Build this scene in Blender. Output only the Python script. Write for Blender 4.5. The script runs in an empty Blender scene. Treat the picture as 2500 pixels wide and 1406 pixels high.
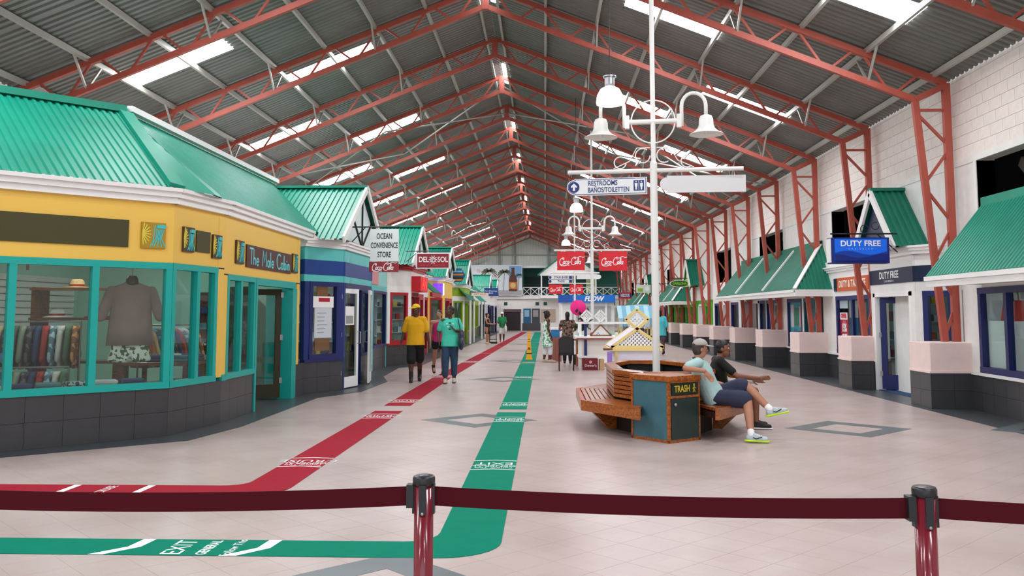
import bpy, bmesh, math, random
from mathutils import Vector, Matrix
random.seed(7)
PI = math.pi
S = bpy.context.scene
COL = S.collection
# ------------------------------------------------------------------ camera
cam = bpy.data.cameras.new('camera'); co = bpy.data.objects.new('camera', cam); COL.objects.link(co)
cam.sensor_width = 36.0; cam.lens = 31.104; cam.shift_y = -0.0524
cam.clip_start = 0.1; cam.clip_end = 400
co.location = (0, 0, 1.6); co.rotation_euler = (math.radians(90 + 5.106), 0, math.radians(2.113))
S.camera = co
# ------------------------------------------------------------------ world and exposure
w = bpy.data.worlds.new('sky'); S.world = w; w.use_nodes = True
bg = w.node_tree.nodes['Background']; bg.inputs[0].default_value = (0.86, 0.93, 1.0, 1); bg.inputs[1].default_value = 1.5
S.view_settings.view_transform = 'Standard'; S.view_settings.look = 'None'
S.view_settings.exposure = 0.1; S.view_settings.gamma = 1.0; S.view_settings.use_curve_mapping = False
SKY_L = 27.0          # brightness of the translucent roof lights
# ------------------------------------------------------------------ materials
def lin(c):
    return tuple(((v/255)/12.92 if v/255 <= 0.04045 else ((v/255+0.055)/1.055)**2.4) for v in c)
MATS = {}
def mat(name, rgb, rough=0.5, metal=0.0, var=0.0, scale=6.0, bump=0.0, emit=0.0, spec=None, coat=0.0, stretch=None):
    if name in MATS: return MATS[name]
    m = bpy.data.materials.new(name); m.use_nodes = True; MATS[name] = m
    nt = m.node_tree; b = nt.nodes['Principled BSDF']; c = lin(rgb)
    b.inputs['Base Color'].default_value = (*c, 1); b.inputs['Roughness'].default_value = rough
    b.inputs['Metallic'].default_value = metal
    if spec is not None: b.inputs['Specular IOR Level'].default_value = spec
    if coat: b.inputs['Coat Weight'].default_value = coat
    if emit:
        b.inputs['Emission Color'].default_value = (*c, 1); b.inputs['Emission Strength'].default_value = emit
    if var or bump:
        g = nt.nodes.new('ShaderNodeTexCoord'); n = nt.nodes.new('ShaderNodeTexNoise')
        n.inputs['Scale'].default_value = scale; n.inputs['Detail'].default_value = 5
        if stretch:
            mp = nt.nodes.new('ShaderNodeMapping'); mp.inputs['Scale'].default_value = stretch
            nt.links.new(g.outputs['Object'], mp.inputs[0]); nt.links.new(mp.outputs[0], n.inputs['Vector'])
        else: nt.links.new(g.outputs['Object'], n.inputs['Vector'])
        if var:
            r = nt.nodes.new('ShaderNodeValToRGB')
            r.color_ramp.elements[0].position = 0.3; r.color_ramp.elements[1].position = 0.7
            r.color_ramp.elements[0].color = (*[max(0, v*(1-var)) for v in c], 1)
            r.color_ramp.elements[1].color = (*[min(1, v*(1+var*0.7)) for v in c], 1)
            nt.links.new(n.outputs['Fac'], r.inputs[0]); nt.links.new(r.outputs[0], b.inputs['Base Color'])
        if bump:
            bp = nt.nodes.new('ShaderNodeBump'); bp.inputs['Strength'].default_value = bump; bp.inputs['Distance'].default_value = 0.02
            nt.links.new(n.outputs['Fac'], bp.inputs['Height']); nt.links.new(bp.outputs[0], b.inputs['Normal'])
    return m
def glassmat(name, tint=(225, 240, 238), refl=0.10):
    m = bpy.data.materials.new(name); m.use_nodes = True; MATS[name] = m
    nt = m.node_tree; nt.nodes.remove(nt.nodes['Principled BSDF']); out = nt.nodes['Material Output']
    t = nt.nodes.new('ShaderNodeBsdfTransparent'); t.inputs[0].default_value = (*lin(tint), 1)
    g = nt.nodes.new('ShaderNodeBsdfGlossy'); g.inputs['Roughness'].default_value = 0.02
    mx = nt.nodes.new('ShaderNodeMixShader'); mx.inputs[0].default_value = refl
    nt.links.new(t.outputs[0], mx.inputs[1]); nt.links.new(g.outputs[0], mx.inputs[2]); nt.links.new(mx.outputs[0], out.inputs[0])
    return m
def woodmat(name, c1, c2, rough=0.3, scale=3.0, axis=(1, 14, 14)):
    m = mat(name, c1, rough, coat=0.35); nt = m.node_tree; b = nt.nodes['Principled BSDF']
    g = nt.nodes.new('ShaderNodeTexCoord'); mp = nt.nodes.new('ShaderNodeMapping'); mp.inputs['Scale'].default_value = axis
    n = nt.nodes.new('ShaderNodeTexNoise'); n.inputs['Scale'].default_value = scale; n.inputs['Detail'].default_value = 6; n.inputs['Distortion'].default_value = 0.6
    r = nt.nodes.new('ShaderNodeValToRGB'); r.color_ramp.elements[0].position = .35; r.color_ramp.elements[1].position = .68
    r.color_ramp.elements[0].color = (*lin(c2), 1); r.color_ramp.elements[1].color = (*lin(c1), 1)
    nt.links.new(g.outputs['Object'], mp.inputs[0]); nt.links.new(mp.outputs[0], n.inputs['Vector'])
    nt.links.new(n.outputs['Fac'], r.inputs[0]); nt.links.new(r.outputs[0], b.inputs['Base Color'])
    return m
STEEL = mat('primer_red_steel', (178, 84, 68), 0.5, var=0.12, scale=3)
GALV = mat('galvanised_sheet', (122, 124, 120), 0.42, 0.3, var=0.14, scale=1.2)
PURL = mat('galvanised_purlin', (178, 178, 170), 0.5, 0.25)
WHITE = mat('white_paint', (245, 245, 243), 0.45)
OFFW = mat('off_white_paint', (238, 238, 234), 0.5, var=0.05)
CREAM = mat('cream_block', (242, 233, 226), 0.75, var=0.05, scale=9, bump=0.15)
PINK = mat('pink_plaster', (240, 216, 210), 0.6, var=0.04)
TEALR = mat('teal_roof_paint', (8, 142, 116), 0.45, var=0.10, scale=2.5)
TEALD = mat('deep_green_roof_paint', (12, 120, 95), 0.5, var=0.10, scale=2.5)
TEAL = mat('teal_frame_paint', (4, 170, 160), 0.4)
AQUA = mat('aqua_paint', (92, 200, 196), 0.45)
YEL = mat('yellow_paint', (242, 198, 86), 0.5)
NAVY = mat('navy_paint', (22, 34, 98), 0.4)
NAVYD = mat('dark_navy_paint', (10, 30, 66), 0.4)
BLUE = mat('royal_blue_paint', (10, 62, 140), 0.4)
OLIVE = mat('olive_board', (66, 62, 16), 0.55)
DTILE = mat('charcoal_tile', (64, 65, 68), 0.32, var=0.08, scale=5)
DGROUT = mat('dark_grout', (54, 55, 58), 0.8)
RED = mat('red_paint', (176, 16, 34), 0.4)
CRIM = mat('crimson_sign', (150, 8, 34), 0.4)
COKE = mat('red_sign', (222, 10, 34), 0.35)
LIME = mat('lime_paint', (140, 176, 30), 0.5)
GREEN = mat('bright_green_paint', (70, 170, 30), 0.5)
DGREEN = mat('dark_green_wall', (10, 78, 66), 0.55)
BLACK = mat('black_matt', (14, 14, 15), 0.5)
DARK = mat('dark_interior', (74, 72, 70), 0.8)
MINT = mat('mint_wall', (168, 218, 196), 0.7)
STEELG = mat('brushed_metal', (170, 172, 174), 0.35, 0.8)
WOODR = woodmat('varnished_wood', (190, 108, 42), (128, 60, 18))
WOODD = woodmat('brown_shelf_wood', (150, 92, 46), (96, 52, 22))
GLASS = glassmat('shop_glass', tint=(238, 246, 245), refl=0.05)
SKYP = mat('translucent_roof_sheet', (250, 250, 255), 0.5, emit=SKY_L)
# ------------------------------------------------------------------ mesh helpers
WL = {}
def tag(o, label=None, cat=None, group=None, kind=None):
    if label: o['label'] = label
    if cat: o['category'] = cat
    if group: o['group'] = group
    if kind: o['kind'] = kind
    return o
def thing(name, label, cat, loc=(0, 0, 0), rz=0.0, group=None):
    o = bpy.data.objects.new(name, None); COL.objects.link(o); o.empty_display_size = 0.2
    o.location = loc; o.rotation_euler = (0, 0, rz); WL[o.name] = Vector(loc)
    return tag(o, label, cat, group)
class MB:
    def __init__(s): s.v = []; s.f = []
    def add(s, vs, fs):
        b = len(s.v); s.v += [tuple(x) for x in vs]; s.f += [tuple(i+b for i in q) for q in fs]; return s
    def box(s, x0, x1, y0, y1, z0, z1):
        x0, x1 = sorted((x0, x1)); y0, y1 = sorted((y0, y1)); z0, z1 = sorted((z0, z1))
        return s.add([(x0,y0,z0),(x1,y0,z0),(x1,y1,z0),(x0,y1,z0),(x0,y0,z1),(x1,y0,z1),(x1,y1,z1),(x0,y1,z1)],
                     [(0,3,2,1),(4,5,6,7),(0,1,5,4),(1,2,6,5),(2,3,7,6),(3,0,4,7)])
    def ob(s, o, u, v, n, a0, a1, b0, b1, c0, c1):
        """box in the frame (o; u, v, n)"""
        o, u, v, n = Vector(o), Vector(u), Vector(v), Vector(n)
        P = [o+u*a+v*b+n*c for c in (c0, c1) for a, b in ((a0,b0),(a1,b0),(a1,b1),(a0,b1))]
        return s.add(P, [(0,3,2,1),(4,5,6,7),(0,1,5,4),(1,2,6,5),(2,3,7,6),(3,0,4,7)])
    def bar(s, p, q, w, h, up=(0, 0, 1)):
        p, q = Vector(p), Vector(q); d = (q-p); L = d.length; d = d.normalized(); up = Vector(up)
        if abs(d.dot(up)) > 0.98: up = Vector((0, 1, 0))
        sd = d.cross(up).normalized(); u2 = sd.cross(d)
        return s.ob(p, d, sd, u2, 0, L, -w/2, w/2, -h/2, h/2)
    def tube(s, pts, r, n=10, cap=True):
        pts = [Vector(p) for p in pts]; m = len(pts); rs = r if isinstance(r, (list, tuple)) else [r]*m
        b = len(s.v); ref = None
        for i, p in enumerate(pts):
            d = (pts[min(i+1, m-1)]-pts[max(i-1, 0)]).normalized()
            if ref is None: ref = Vector((0, 0, 1)) if abs(d.z) < 0.9 else Vector((1, 0, 0))
            a = (ref-d*ref.dot(d))
            a = a.normalized() if a.length > 1e-6 else d.orthogonal().normalized()
            ref = a; c = d.cross(a)
            for k in range(n):
                t = 2*PI*k/n; s.v.append(tuple(p+(a*math.cos(t)+c*math.sin(t))*rs[i]))
        for i in range(m-1):
            for k in range(n):
                k2 = (k+1) % n; s.f.append((b+i*n+k, b+i*n+k2, b+(i+1)*n+k2, b+(i+1)*n+k))
        if cap:
            s.f.append(tuple(b+k for k in range(n))[::-1]); s.f.append(tuple(b+(m-1)*n+k for k in range(n)))
        return s
    def lathe(s, prof, c=(0, 0, 0), n=24, ax=None, closed=True):
        c = Vector(c); b = len(s.v); m = len(prof)
        for r, z in prof:
            for k in range(n):
                t = 2*PI*k/n; s.v.append(tuple(c+Vector((r*math.cos(t), r*math.sin(t), z))))
        for i in range(m-1):
            for k in range(n):
                k2 = (k+1) % n; s.f.append((b+i*n+k, b+i*n+k2, b+(i+1)*n+k2, b+(i+1)*n+k))
        if closed:
            s.f.append(tuple(b+k for k in range(n))[::-1]); s.f.append(tuple(b+(m-1)*n+k for k in range(n)))
        return s
    def prism(s, pts, o, u, v, n, c0, c1):
        """polygon pts (2d in u, v) extruded along n"""
        o, u, v, n = Vector(o), Vector(u), Vector(v), Vector(n); k = len(pts)
        P = [o+u*a+v*b+n*c0 for a, b in pts]+[o+u*a+v*b+n*c1 for a, b in pts]
        return s.add(P, [tuple(range(k))[::-1], tuple(range(k, 2*k))]+[(i, (i+1) % k, k+(i+1) % k, k+i) for i in range(k)])
    def ell(s, c, r, n=16, m=10, R=None):
        b = len(s.v); c = Vector(c)
        for i in range(m+1):
            a = PI*i/m
            for k in range(n):
                t = 2*PI*k/n; q = Vector((r[0]*math.sin(a)*math.cos(t), r[1]*math.sin(a)*math.sin(t), -r[2]*math.cos(a)))
                if R is not None: q = R @ q
                s.v.append(tuple(c+q))
        for i in range(m):
            for k in range(n):
                k2 = (k+1) % n; s.f.append((b+i*n+k, b+i*n+k2, b+(i+1)*n+k2, b+(i+1)*n+k))
        return s
    def cap(s, p, q, r1, r2, n=12, flat=1.0, fdir=None):
        """tapered capsule; flat squashes it along fdir"""
        p, q = Vector(p), Vector(q); d = q-p; L = d.length
        d = d.normalized() if L > 1e-6 else Vector((0, 0, 1))
        a = Vector(fdir) if fdir is not None else d.orthogonal()
        a = a-d*a.dot(d); a = a.normalized() if a.length > 1e-5 else d.orthogonal().normalized(); c = d.cross(a)
        rows = [(-r1*math.cos(t), r1*math.sin(t)) for t in (0.05, 0.5, 1.0)]+[(0, r1), (L, r2)]+[(L+r2*math.cos(t), r2*math.sin(t)) for t in (1.0, 0.5, 0.05)]
        b = len(s.v)
        for z, r in rows:
            for k in range(n):
                t = 2*PI*k/n; s.v.append(tuple(p+d*z+a*(r*flat*math.cos(t))+c*(r*math.sin(t))))
        for i in range(len(rows)-1):
            for k in range(n):
                k2 = (k+1) % n; s.f.append((b+i*n+k, b+i*n+k2, b+(i+1)*n+k2, b+(i+1)*n+k))
        s.f.append(tuple(b+k for k in range(n))[::-1]); s.f.append(tuple(b+(len(rows)-1)*n+k for k in range(n)))
        return s
    def mesh(s, name, off=None, bevel=0.0, smooth=False):
        me = bpy.data.meshes.new(name); V = s.v if off is None else [(a-off[0], b-off[1], c-off[2]) for a, b, c in s.v]
        me.from_pydata(V, [], s.f); me.update()
        bm = bmesh.new(); bm.from_mesh(me); bmesh.ops.recalc_face_normals(bm, faces=bm.faces)
        if bevel: bmesh.ops.bevel(bm, geom=list(bm.edges), offset=bevel, segments=1, affect='EDGES', clamp_overlap=True)
        bm.to_mesh(me); bm.free()
        if smooth: me.shade_smooth() if hasattr(me, 'shade_smooth') else None
        return me
    def build(s, name, m, parent=None, world=True, bevel=0.0, smooth=False, label=None, kind=None):
        off = WL.get(parent.name) if (parent is not None and world) else None
        me = s.mesh(name, off, bevel, smooth); me.materials.append(m)
        return link(name, me, parent, off, label, kind)
def link(name, me, parent=None, off=None, label=None, kind=None):
    o = bpy.data.objects.new(name, me); COL.objects.link(o)
    if parent is not None: o.parent = parent
    WL[o.name] = Vector(off) if off is not None else Vector((0, 0, 0))
    if label: o['label'] = label
    if kind: o['kind'] = kind
    return o
def copy_tree(o, parent=None):
    c = o.copy(); COL.objects.link(c); c.parent = parent; WL[c.name] = WL.get(o.name, Vector())
    for ch in list(o.children): copy_tree(ch, c)
    return c
def struct(name, mb, m, **k):
    o = mb.build(name, m, **k); o['kind'] = 'structure'; return o
def corr(mb, o, u, v, n, L, bot, top, pitch=0.1, dep=0.02, flat=0.5):
    """ribbed metal sheet: ribs run along v, profile steps along u; bot(s), top(s) give its edges"""
    o, u, v, n = Vector(o), Vector(u).normalized(), Vector(v).normalized(), Vector(n).normalized()
    ss = []; k = 0
    while k*pitch < L-1e-6:
        for a, h in ((0, 0), (flat*0.8, 0), (flat, 1), (0.9, 1)):
            x = k*pitch+a*pitch
            if x < L: ss.append((x, h))
        k += 1
    ss.append((L, 0)); b = len(mb.v)
    for x, h in ss:
        mb.v.append(tuple(o+u*x+v*bot(x)+n*(h*dep))); mb.v.append(tuple(o+u*x+v*top(x)+n*(h*dep)))
    for i in range(len(ss)-1): mb.f.append((b+2*i, b+2*i+2, b+2*i+3, b+2*i+1))
    return mb
TMP = bpy.data.scenes.new('workbench')
def bake(o):
    """mesh of an object with its modifiers, evaluated apart from the big scene"""
    TMP.collection.objects.link(o); vl = TMP.view_layers[0]; vl.update()
    me = bpy.data.meshes.new_from_object(o.evaluated_get(vl.depsgraph)); bpy.data.objects.remove(o)
    return me
def text(body, size, m, parent, o, u, v, name='lettering', ext=0.004, sx=1.0, bold=0.0, align='CENTER', spacing=1.0, shear=0.0):
    cu = bpy.data.curves.new('t', 'FONT'); cu.body = body; cu.size = size; cu.align_x = align; cu.align_y = 'CENTER'
    cu.extrude = 0.001; cu.offset = bold; cu.space_character = spacing; cu.space_line = 0.95; cu.shear = shear; cu.resolution_u = 3
    me = bake(bpy.data.objects.new('t', cu)); bpy.data.curves.remove(cu)
    o, u, v = Vector(o), Vector(u).normalized(), Vector(v).normalized(); n = u.cross(v); off = WL.get(parent.name, Vector())
    for p in me.vertices:
        c = p.co; p.co = o+u*(c.x*sx)+v*c.y+n*(ext if c.z > 0 else 0)-off
    me.materials.clear(); me.materials.append(m); me.name = name
    return link(name, me, parent, off)
def strokes(lines, wid, m, parent, o, u, v, name='lettering', ext=0.004):
    """flat pen strokes (2d polylines) raised ext above the plane"""
    mb = MB(); o, u, v = Vector(o), Vector(u).normalized(), Vector(v).normalized(); n = u.cross(v)
    for li, ln in enumerate(lines):
        e_ = ext+.0007*li; P = [Vector((a, b)) for a, b in ln]; ws = wid; L, R = [], []
        for i, p in enumerate(P):
            d = P[min(i+1, len(P)-1)]-P[max(i-1, 0)]
            d = d.normalized() if d.length > 1e-9 else Vector((1, 0)); s_ = Vector((-d.y, d.x))*(ws/2)
            L.append(p+s_); R.append(p-s_)
        for i in range(len(P)-1):
            q = [L[i], R[i], R[i+1], L[i+1]]
            mb.add([o+u*a.x+v*a.y for a in q]+[o+u*a.x+v*a.y+n*e_ for a in q], [(0,1,2,3),(4,5,6,7),(0,1,5,4),(2,3,7,6),(0,3,7,4),(1,2,6,5)])
    return mb.build(name, m, parent)
def arc(cx, cy, rx, ry, a0, a1, n=12):
    return [(cx+rx*math.cos(math.radians(a0+(a1-a0)*i/n)), cy+ry*math.sin(math.radians(a0+(a1-a0)*i/n))) for i in range(n+1)]
# script-style wordmark used on the red drink signs, drawn with a pen in a 1 x 0.32 field
def script_word():
    L = []
    def C(x, y, h): 
        L.append(arc(x+h*.42, y+h*.45, h*.36, h*.5, 60, 330)); L.append([(x+h*.60, y+h*.88), (x+h*.55, y+h*.66), (x+h*.44, y+h*.74), (x+h*.40, y+h*.92)])
    def o_(x, y): L.append(arc(x, y, .034, .055, 0, 360)); None
    def c_(x, y): L.append(arc(x, y, .034, .055, 50, 320))
    def a_(x, y): L.append(arc(x, y, .034, .055, 0, 360)); L.append([(x+.036, y+.055), (x+.03, y-.03), (x+.042, y-.055), (x+.06, y-.04)])
    C(.0, .02, .27); o_(.19, .09); c_(.27, .09); a_(.345, .09); L.append([(.40, .10), (.45, .115)])
    C(.44, .02, .30); o_(.65, .09); L.append(arc(.722, .155, .02, .12, -80, 280, 16)); a_(.80, .09)
    L.append([(.04, .02), (.12, -.03), (.24, -.035), (.34, .0), (.42, -.02)]); L.append([(.66, .27), (.76, .33), (.88, .29), (.95, .31)])
    return [[(a+.22*(b-.1), b) for a, b in ln] for ln in L]
SCRIPT = script_word()
def script(m, parent, c, u, v, W):
    k = W/0.9
    return strokes([[((a-.46)*k, (b-.12)*k) for a, b in ln] for ln in SCRIPT], .026*k, m, parent, c, u, v)
def tiles(parent, o, u, v, n, W, Hh, tw, th, m, name='tile', gap=0.004, dep=0.012):
    """separate tiles laid over a face, each its own object, sharing one mesh"""
    o, u, v, n = Vector(o), Vector(u).normalized(), Vector(v).normalized(), Vector(n).normalized()
    nu, nv = max(1, round(W/tw)), max(1, round(Hh/th)); a, b = W/nu, Hh/nv
    mb = MB(); mb.prism([(gap/2, gap/2), (a-gap/2, gap/2), (a-gap/2, b-gap/2), (gap/2, b-gap/2)], (0, 0, 0), u, v, n, 0.0, dep)
    me = mb.mesh(name); me.materials.append(m); off = WL.get(parent.name, Vector())
    for i in range(nu):
        for j in range(nv):
            t = bpy.data.objects.new(name, me); COL.objects.link(t); t.parent = parent; t.location = o+u*(a*i)+v*(b*j)-off
def ordinal(i):
    return ['nearest', 'second', 'third', 'fourth', 'fifth', 'sixth', 'seventh', 'eighth', 'ninth', 'tenth', 'eleventh', 'twelfth', 'thirteenth', 'fourteenth', 'fifteenth', 'sixteenth', 'seventeenth', 'eighteenth', 'nineteenth', 'twentieth'][i]
# ================================================================== THE HALL
XR, ZR, XE, ZE = -1.33, 9.03, 7.15, 5.68      # ridge and right eave
XL = 2*XR-XE; SL = (ZR-ZE)/(XE-XR); YEND = 83.0; Y0 = -13.0
def roofz(x): return ZR+0.14-SL*abs(x-XR)
# floor: grout bed, tiles at 45 degrees
TS = 0.333
fl = struct('floor', MB().box(XL-0.3, 12.5, Y0, YEND+3, -0.2, -0.004), mat('floor_grout', (150, 138, 132), 0.7))
def floor_material():
    m = mat('beige_floor_tile', (206, 190, 182), 0.3, spec=.32); nt = m.node_tree; b = nt.nodes['Principled BSDF']
    g = nt.nodes.new('ShaderNodeNewGeometry'); rot = nt.nodes.new('ShaderNodeVectorRotate'); rot.rotation_type = 'Z_AXIS'; rot.inputs['Angle'].default_value = PI/4
    sc = nt.nodes.new('ShaderNodeVectorMath'); sc.operation = 'SCALE'; sc.inputs['Scale'].default_value = 1/TS
    flo = nt.nodes.new('ShaderNodeVectorMath'); flo.operation = 'FLOOR'; wn = nt.nodes.new('ShaderNodeTexWhiteNoise')
    nt.links.new(g.outputs['Position'], rot.inputs['Vector']); nt.links.new(rot.outputs[0], sc.inputs[0]); nt.links.new(sc.outputs[0], flo.inputs[0]); nt.links.new(flo.outputs[0], wn.inputs['Vector'])
    n = nt.nodes.new('ShaderNodeTexNoise'); n.inputs['Scale'].default_value = 1.1; n.inputs['Detail'].default_value = 3; nt.links.new(g.outputs['Position'], n.inputs['Vector'])
    n2 = nt.nodes.new('ShaderNodeTexNoise'); n2.inputs['Scale'].default_value = 60; n2.inputs['Detail'].default_value = 3; nt.links.new(g.outputs['Position'], n2.inputs['Vector'])
    ad = nt.nodes.new('ShaderNodeMath'); ad.operation = 'MULTIPLY_ADD'; ad.inputs[1].default_value = 0.22; nt.links.new(wn.outputs['Value'], ad.inputs[0]); nt.links.new(n.outputs['Fac'], ad.inputs[2])
    ad2 = nt.nodes.new('ShaderNodeMath'); ad2.operation = 'MULTIPLY_ADD'; ad2.inputs[1].default_value = 0.25; nt.links.new(n2.outputs['Fac'], ad2.inputs[0]); nt.links.new(ad.outputs[0], ad2.inputs[2])
    r = nt.nodes.new('ShaderNodeValToRGB'); e = r.color_ramp.elements
    e[0].position = .35; e[0].color = (*lin((174, 155, 149)), 1); e[1].position = 1.0; e[1].color = (*lin((193, 178, 172)), 1)
    nt.links.new(ad2.outputs[0], r.inputs[0]); nt.links.new(r.outputs[0], b.inputs['Base Color'])
    return m
FLT = floor_material()
q = TS/math.sqrt(2)
def tilev(cx, cy, g=0.0025):
    a = q-g; return [(cx-a, cy, -0.001), (cx, cy-a, -0.001), (cx+a, cy, -0.001), (cx, cy+a, -0.001), (cx-a-.002, cy, -.004), (cx, cy-a-.002, -.004), (cx+a+.002, cy, -.004), (cx, cy+a+.002, -.004)]
TF = [(0, 1, 2, 3), (4, 5, 1, 0), (5, 6, 2, 1), (6, 7, 3, 2), (7, 4, 0, 3)]
cells = []
for i in range(-120, 130):
    for j in range(-60, 400):
        if (i+j) % 2: continue
        x, y = i*q+0.05, j*q+0.02
        if XL < x < 12.2 and Y0+0.3 < y < YEND+2: cells.append((x, y))
def score(c):
    x, y = c
    vis = y > 5.35 and -0.62*y-0.1 < x < 0.56*y and not (x < -4.2 and y > 9.5)
    return (0 if vis else 1, y)
cells.sort(key=score)
tm = MB().add(tilev(0, 0), TF).mesh('tile'); tm.materials.append(FLT)
for x, y in cells[:300]:
    t = bpy.data.objects.new('tile', tm); COL.objects.link(t); t.parent = fl; t.location = (x, y, 0)
ft = MB()
for x, y in cells[300:]: ft.add(tilev(x, y), TF)
ft.build('floor_tiling', FLT, fl, world=False, kind='stuff')
# dark tile diamonds set in the floor
INLAY = mat('slate_inlay_tile', (96, 106, 108), 0.35, var=0.1, scale=4)
def diamond(cx, cy, R=0.88, r=0.5):
    mb = MB(); P = [(-1, 0), (0, -1), (1, 0), (0, 1)]
    for k in range(4):
        a, b = P[k], P[(k+1) % 4]
        mb.prism([(cx+a[0]*R, cy+a[1]*R), (cx+b[0]*R, cy+b[1]*R), (cx+b[0]*r, cy+b[1]*r), (cx+a[0]*r, cy+a[1]*r)], (0, 0, 0), (1, 0, 0), (0, 1, 0), (0, 0, 1), -0.003, 0.0008)
    mb.build('floor_diamond_inlay', INLAY, fl, world=False)
for k in range(9):
    diamond(-1.0, 5.2+8.3*k); diamond(4.22, 12.7+8.3*k) if k < 8 else None
diamond(7.0, 12.6, 0.88, 0.5)
# charcoal borders at the foot of the shop fronts
BORD = mat('charcoal_floor_border', (66, 72, 76), 0.35, var=0.1, scale=4)
MB().prism([(-9, 6.0), (-6.45, 9.45), (-4.5, 11.2), (-4.3, 12.6), (-4.32, 16.9), (-3.75, 18.2), (-3.7, 20.9), (-4.1, 22.6), (-4.3, 26.2), (-3.8, 27.2), (-3.8, 82), (-6, 82), (-6, 12), (-9, 9)], (0, 0, 0), (1, 0, 0), (0, 1, 0), (0, 0, 1), -0.003, 0.0006).build('floor_border', BORD, fl, world=False)
MB().box(6.35, 8, 12.0, 82, -0.003, 0.0006).build('floor_border', BORD, fl, world=False)
# painted guide lines on the floor (green and red), thin vinyl
GRN = mat('green_floor_vinyl', (0, 126, 100), 0.7, var=0.05, spec=.05); RDV = mat('red_floor_vinyl', (154, 34, 50), 0.7, var=0.05, spec=.05); VWH = mat('white_floor_vinyl', (240, 245, 242), 0.35)
U3, V3, N3 = (1, 0, 0), (0, 1, 0), (0, 0, 1)
gs = thing('floor_guide_line', 'green guide stripe running down the floor then turning left', 'floor stripe')
gx0, gx1 = -0.77, -0.31
MB().prism([(-7, 5.95), (-.72, 5.95)]+arc(-.72, 6.36, .41, .41, -90, 0, 8)+[(gx1, 14.55), (gx0, 14.55), (gx0, 6.62)]+arc(-.99, 6.62, .22, .26, 0, -90, 5)[1:]+[(-7, 6.36)], (0, 0, 0), U3, V3, N3, 0.0008, 0.0024).build('stripe', GRN, gs)
y = 15.0; k = 0
while y < 72:
    MB().prism([(gx0-.1*(y-15)/60, y), (gx1, y), (gx1, y+6.6), (gx0-.1*(y-8.4)/60, y+6.6)], (0, 0, 0), U3, V3, N3, 0.0008, 0.0024).build('stripe', GRN, gs); y += 6.8
rs_ = thing('floor_guide_line', 'red guide stripe running down the floor beside the left shops', 'floor stripe')
rx0, rx1 = -2.8, -2.34
MB().prism([(-7, 7.85), (-2.75, 7.85)]+arc(-2.75, 8.26, .41, .41, -90, 0, 8)+[(rx1, 14.7), (rx0, 14.7), (rx0, 8.52)]+arc(-3.02, 8.52, .22, .2, 0, -90, 5)[1:]+[(-7, 8.3)], (0, 0, 0), U3, V3, N3, 0.0008, 0.0024).build('stripe', RDV, rs_)
y = 15.5
def rxs(y): return 0.45*max(0, y-22)/30
while y < 74:
    MB().prism([(rx0+rxs(y), y), (rx1+rxs(y), y), (rx1+rxs(y+6.6), y+6.6), (rx0+rxs(y+6.6), y+6.6)], (0, 0, 0), U3, V3, N3, 0.0008, 0.0024).build('stripe', RDV, rs_); y += 6.8
def floor_mark(par, x0, x1, y, flip=1, big='EXIT', d=0.55):
    c = (x0+x1)/2
    for yy in (y-d/2, y+d/2):
        MB().prism([(x0, yy), (c, yy+.05), (x1, yy), (x1, yy+.03), (c, yy+.08), (x0, yy+.03)], (0, 0, 0), U3, V3, N3, 0.0024, 0.0036).build('chevron', VWH, par)
    text('Follow This', 0.085, VWH, par, (c, y-.14, .0024), (-1, 0, 0), (0, -1, 0), ext=0.001)
    text('GENERAL', 0.11, VWH, par, (c, y-.03, .0024), (-1, 0, 0), (0, -1, 0), ext=0.001, bold=.002)
    text(big, 0.2, VWH, par, (c, y+.12, .0024), (-1, 0, 0), (0, -1, 0), ext=0.001)
for yy in (9.5, 13.55, 15.8, 22.4, 29.2): floor_mark(gs, gx0, gx1, yy)
for yy in (9.6, 13.9, 16.3, 22.8, 29.6): floor_mark(rs_, rx0+rxs(yy), rx1+rxs(yy), yy, big='CRUISE')
for xx in (-2.85, -1.95):
    MB().prism([(xx, 6.36), (xx+.09, 6.36), (xx+.07, 6.15), (xx-.1, 5.95), (xx-.2, 5.95), (xx-.02, 6.15)], (0, 0, 0), U3, V3, N3, 0.0024, 0.0036).build('chevron', VWH, gs)
text('Follow This', .09, VWH, gs, (-2.13, 6.15, .0024), (0, 1, 0), (-1, 0, 0), ext=.001)
text('GENERAL', .1, VWH, gs, (-2.3, 6.15, .0024), (0, 1, 0), (-1, 0, 0), ext=.001, bold=.002, sx=.85)
text('EXIT', .2, VWH, gs, (-2.5, 6.15, .0024), (0, 1, 0), (-1, 0, 0), ext=.001, sx=.9)
for xx in (-4.4, -3.7): MB().box(xx, xx+.07, 7.85, 8.3, .0024, .0036).build('chevron', VWH, rs_)
text('CRUISE', .13, VWH, rs_, (-4.0, 8.1, .0024), (0, 1, 0), (-1, 0, 0), ext=.001, sx=.8)
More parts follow.
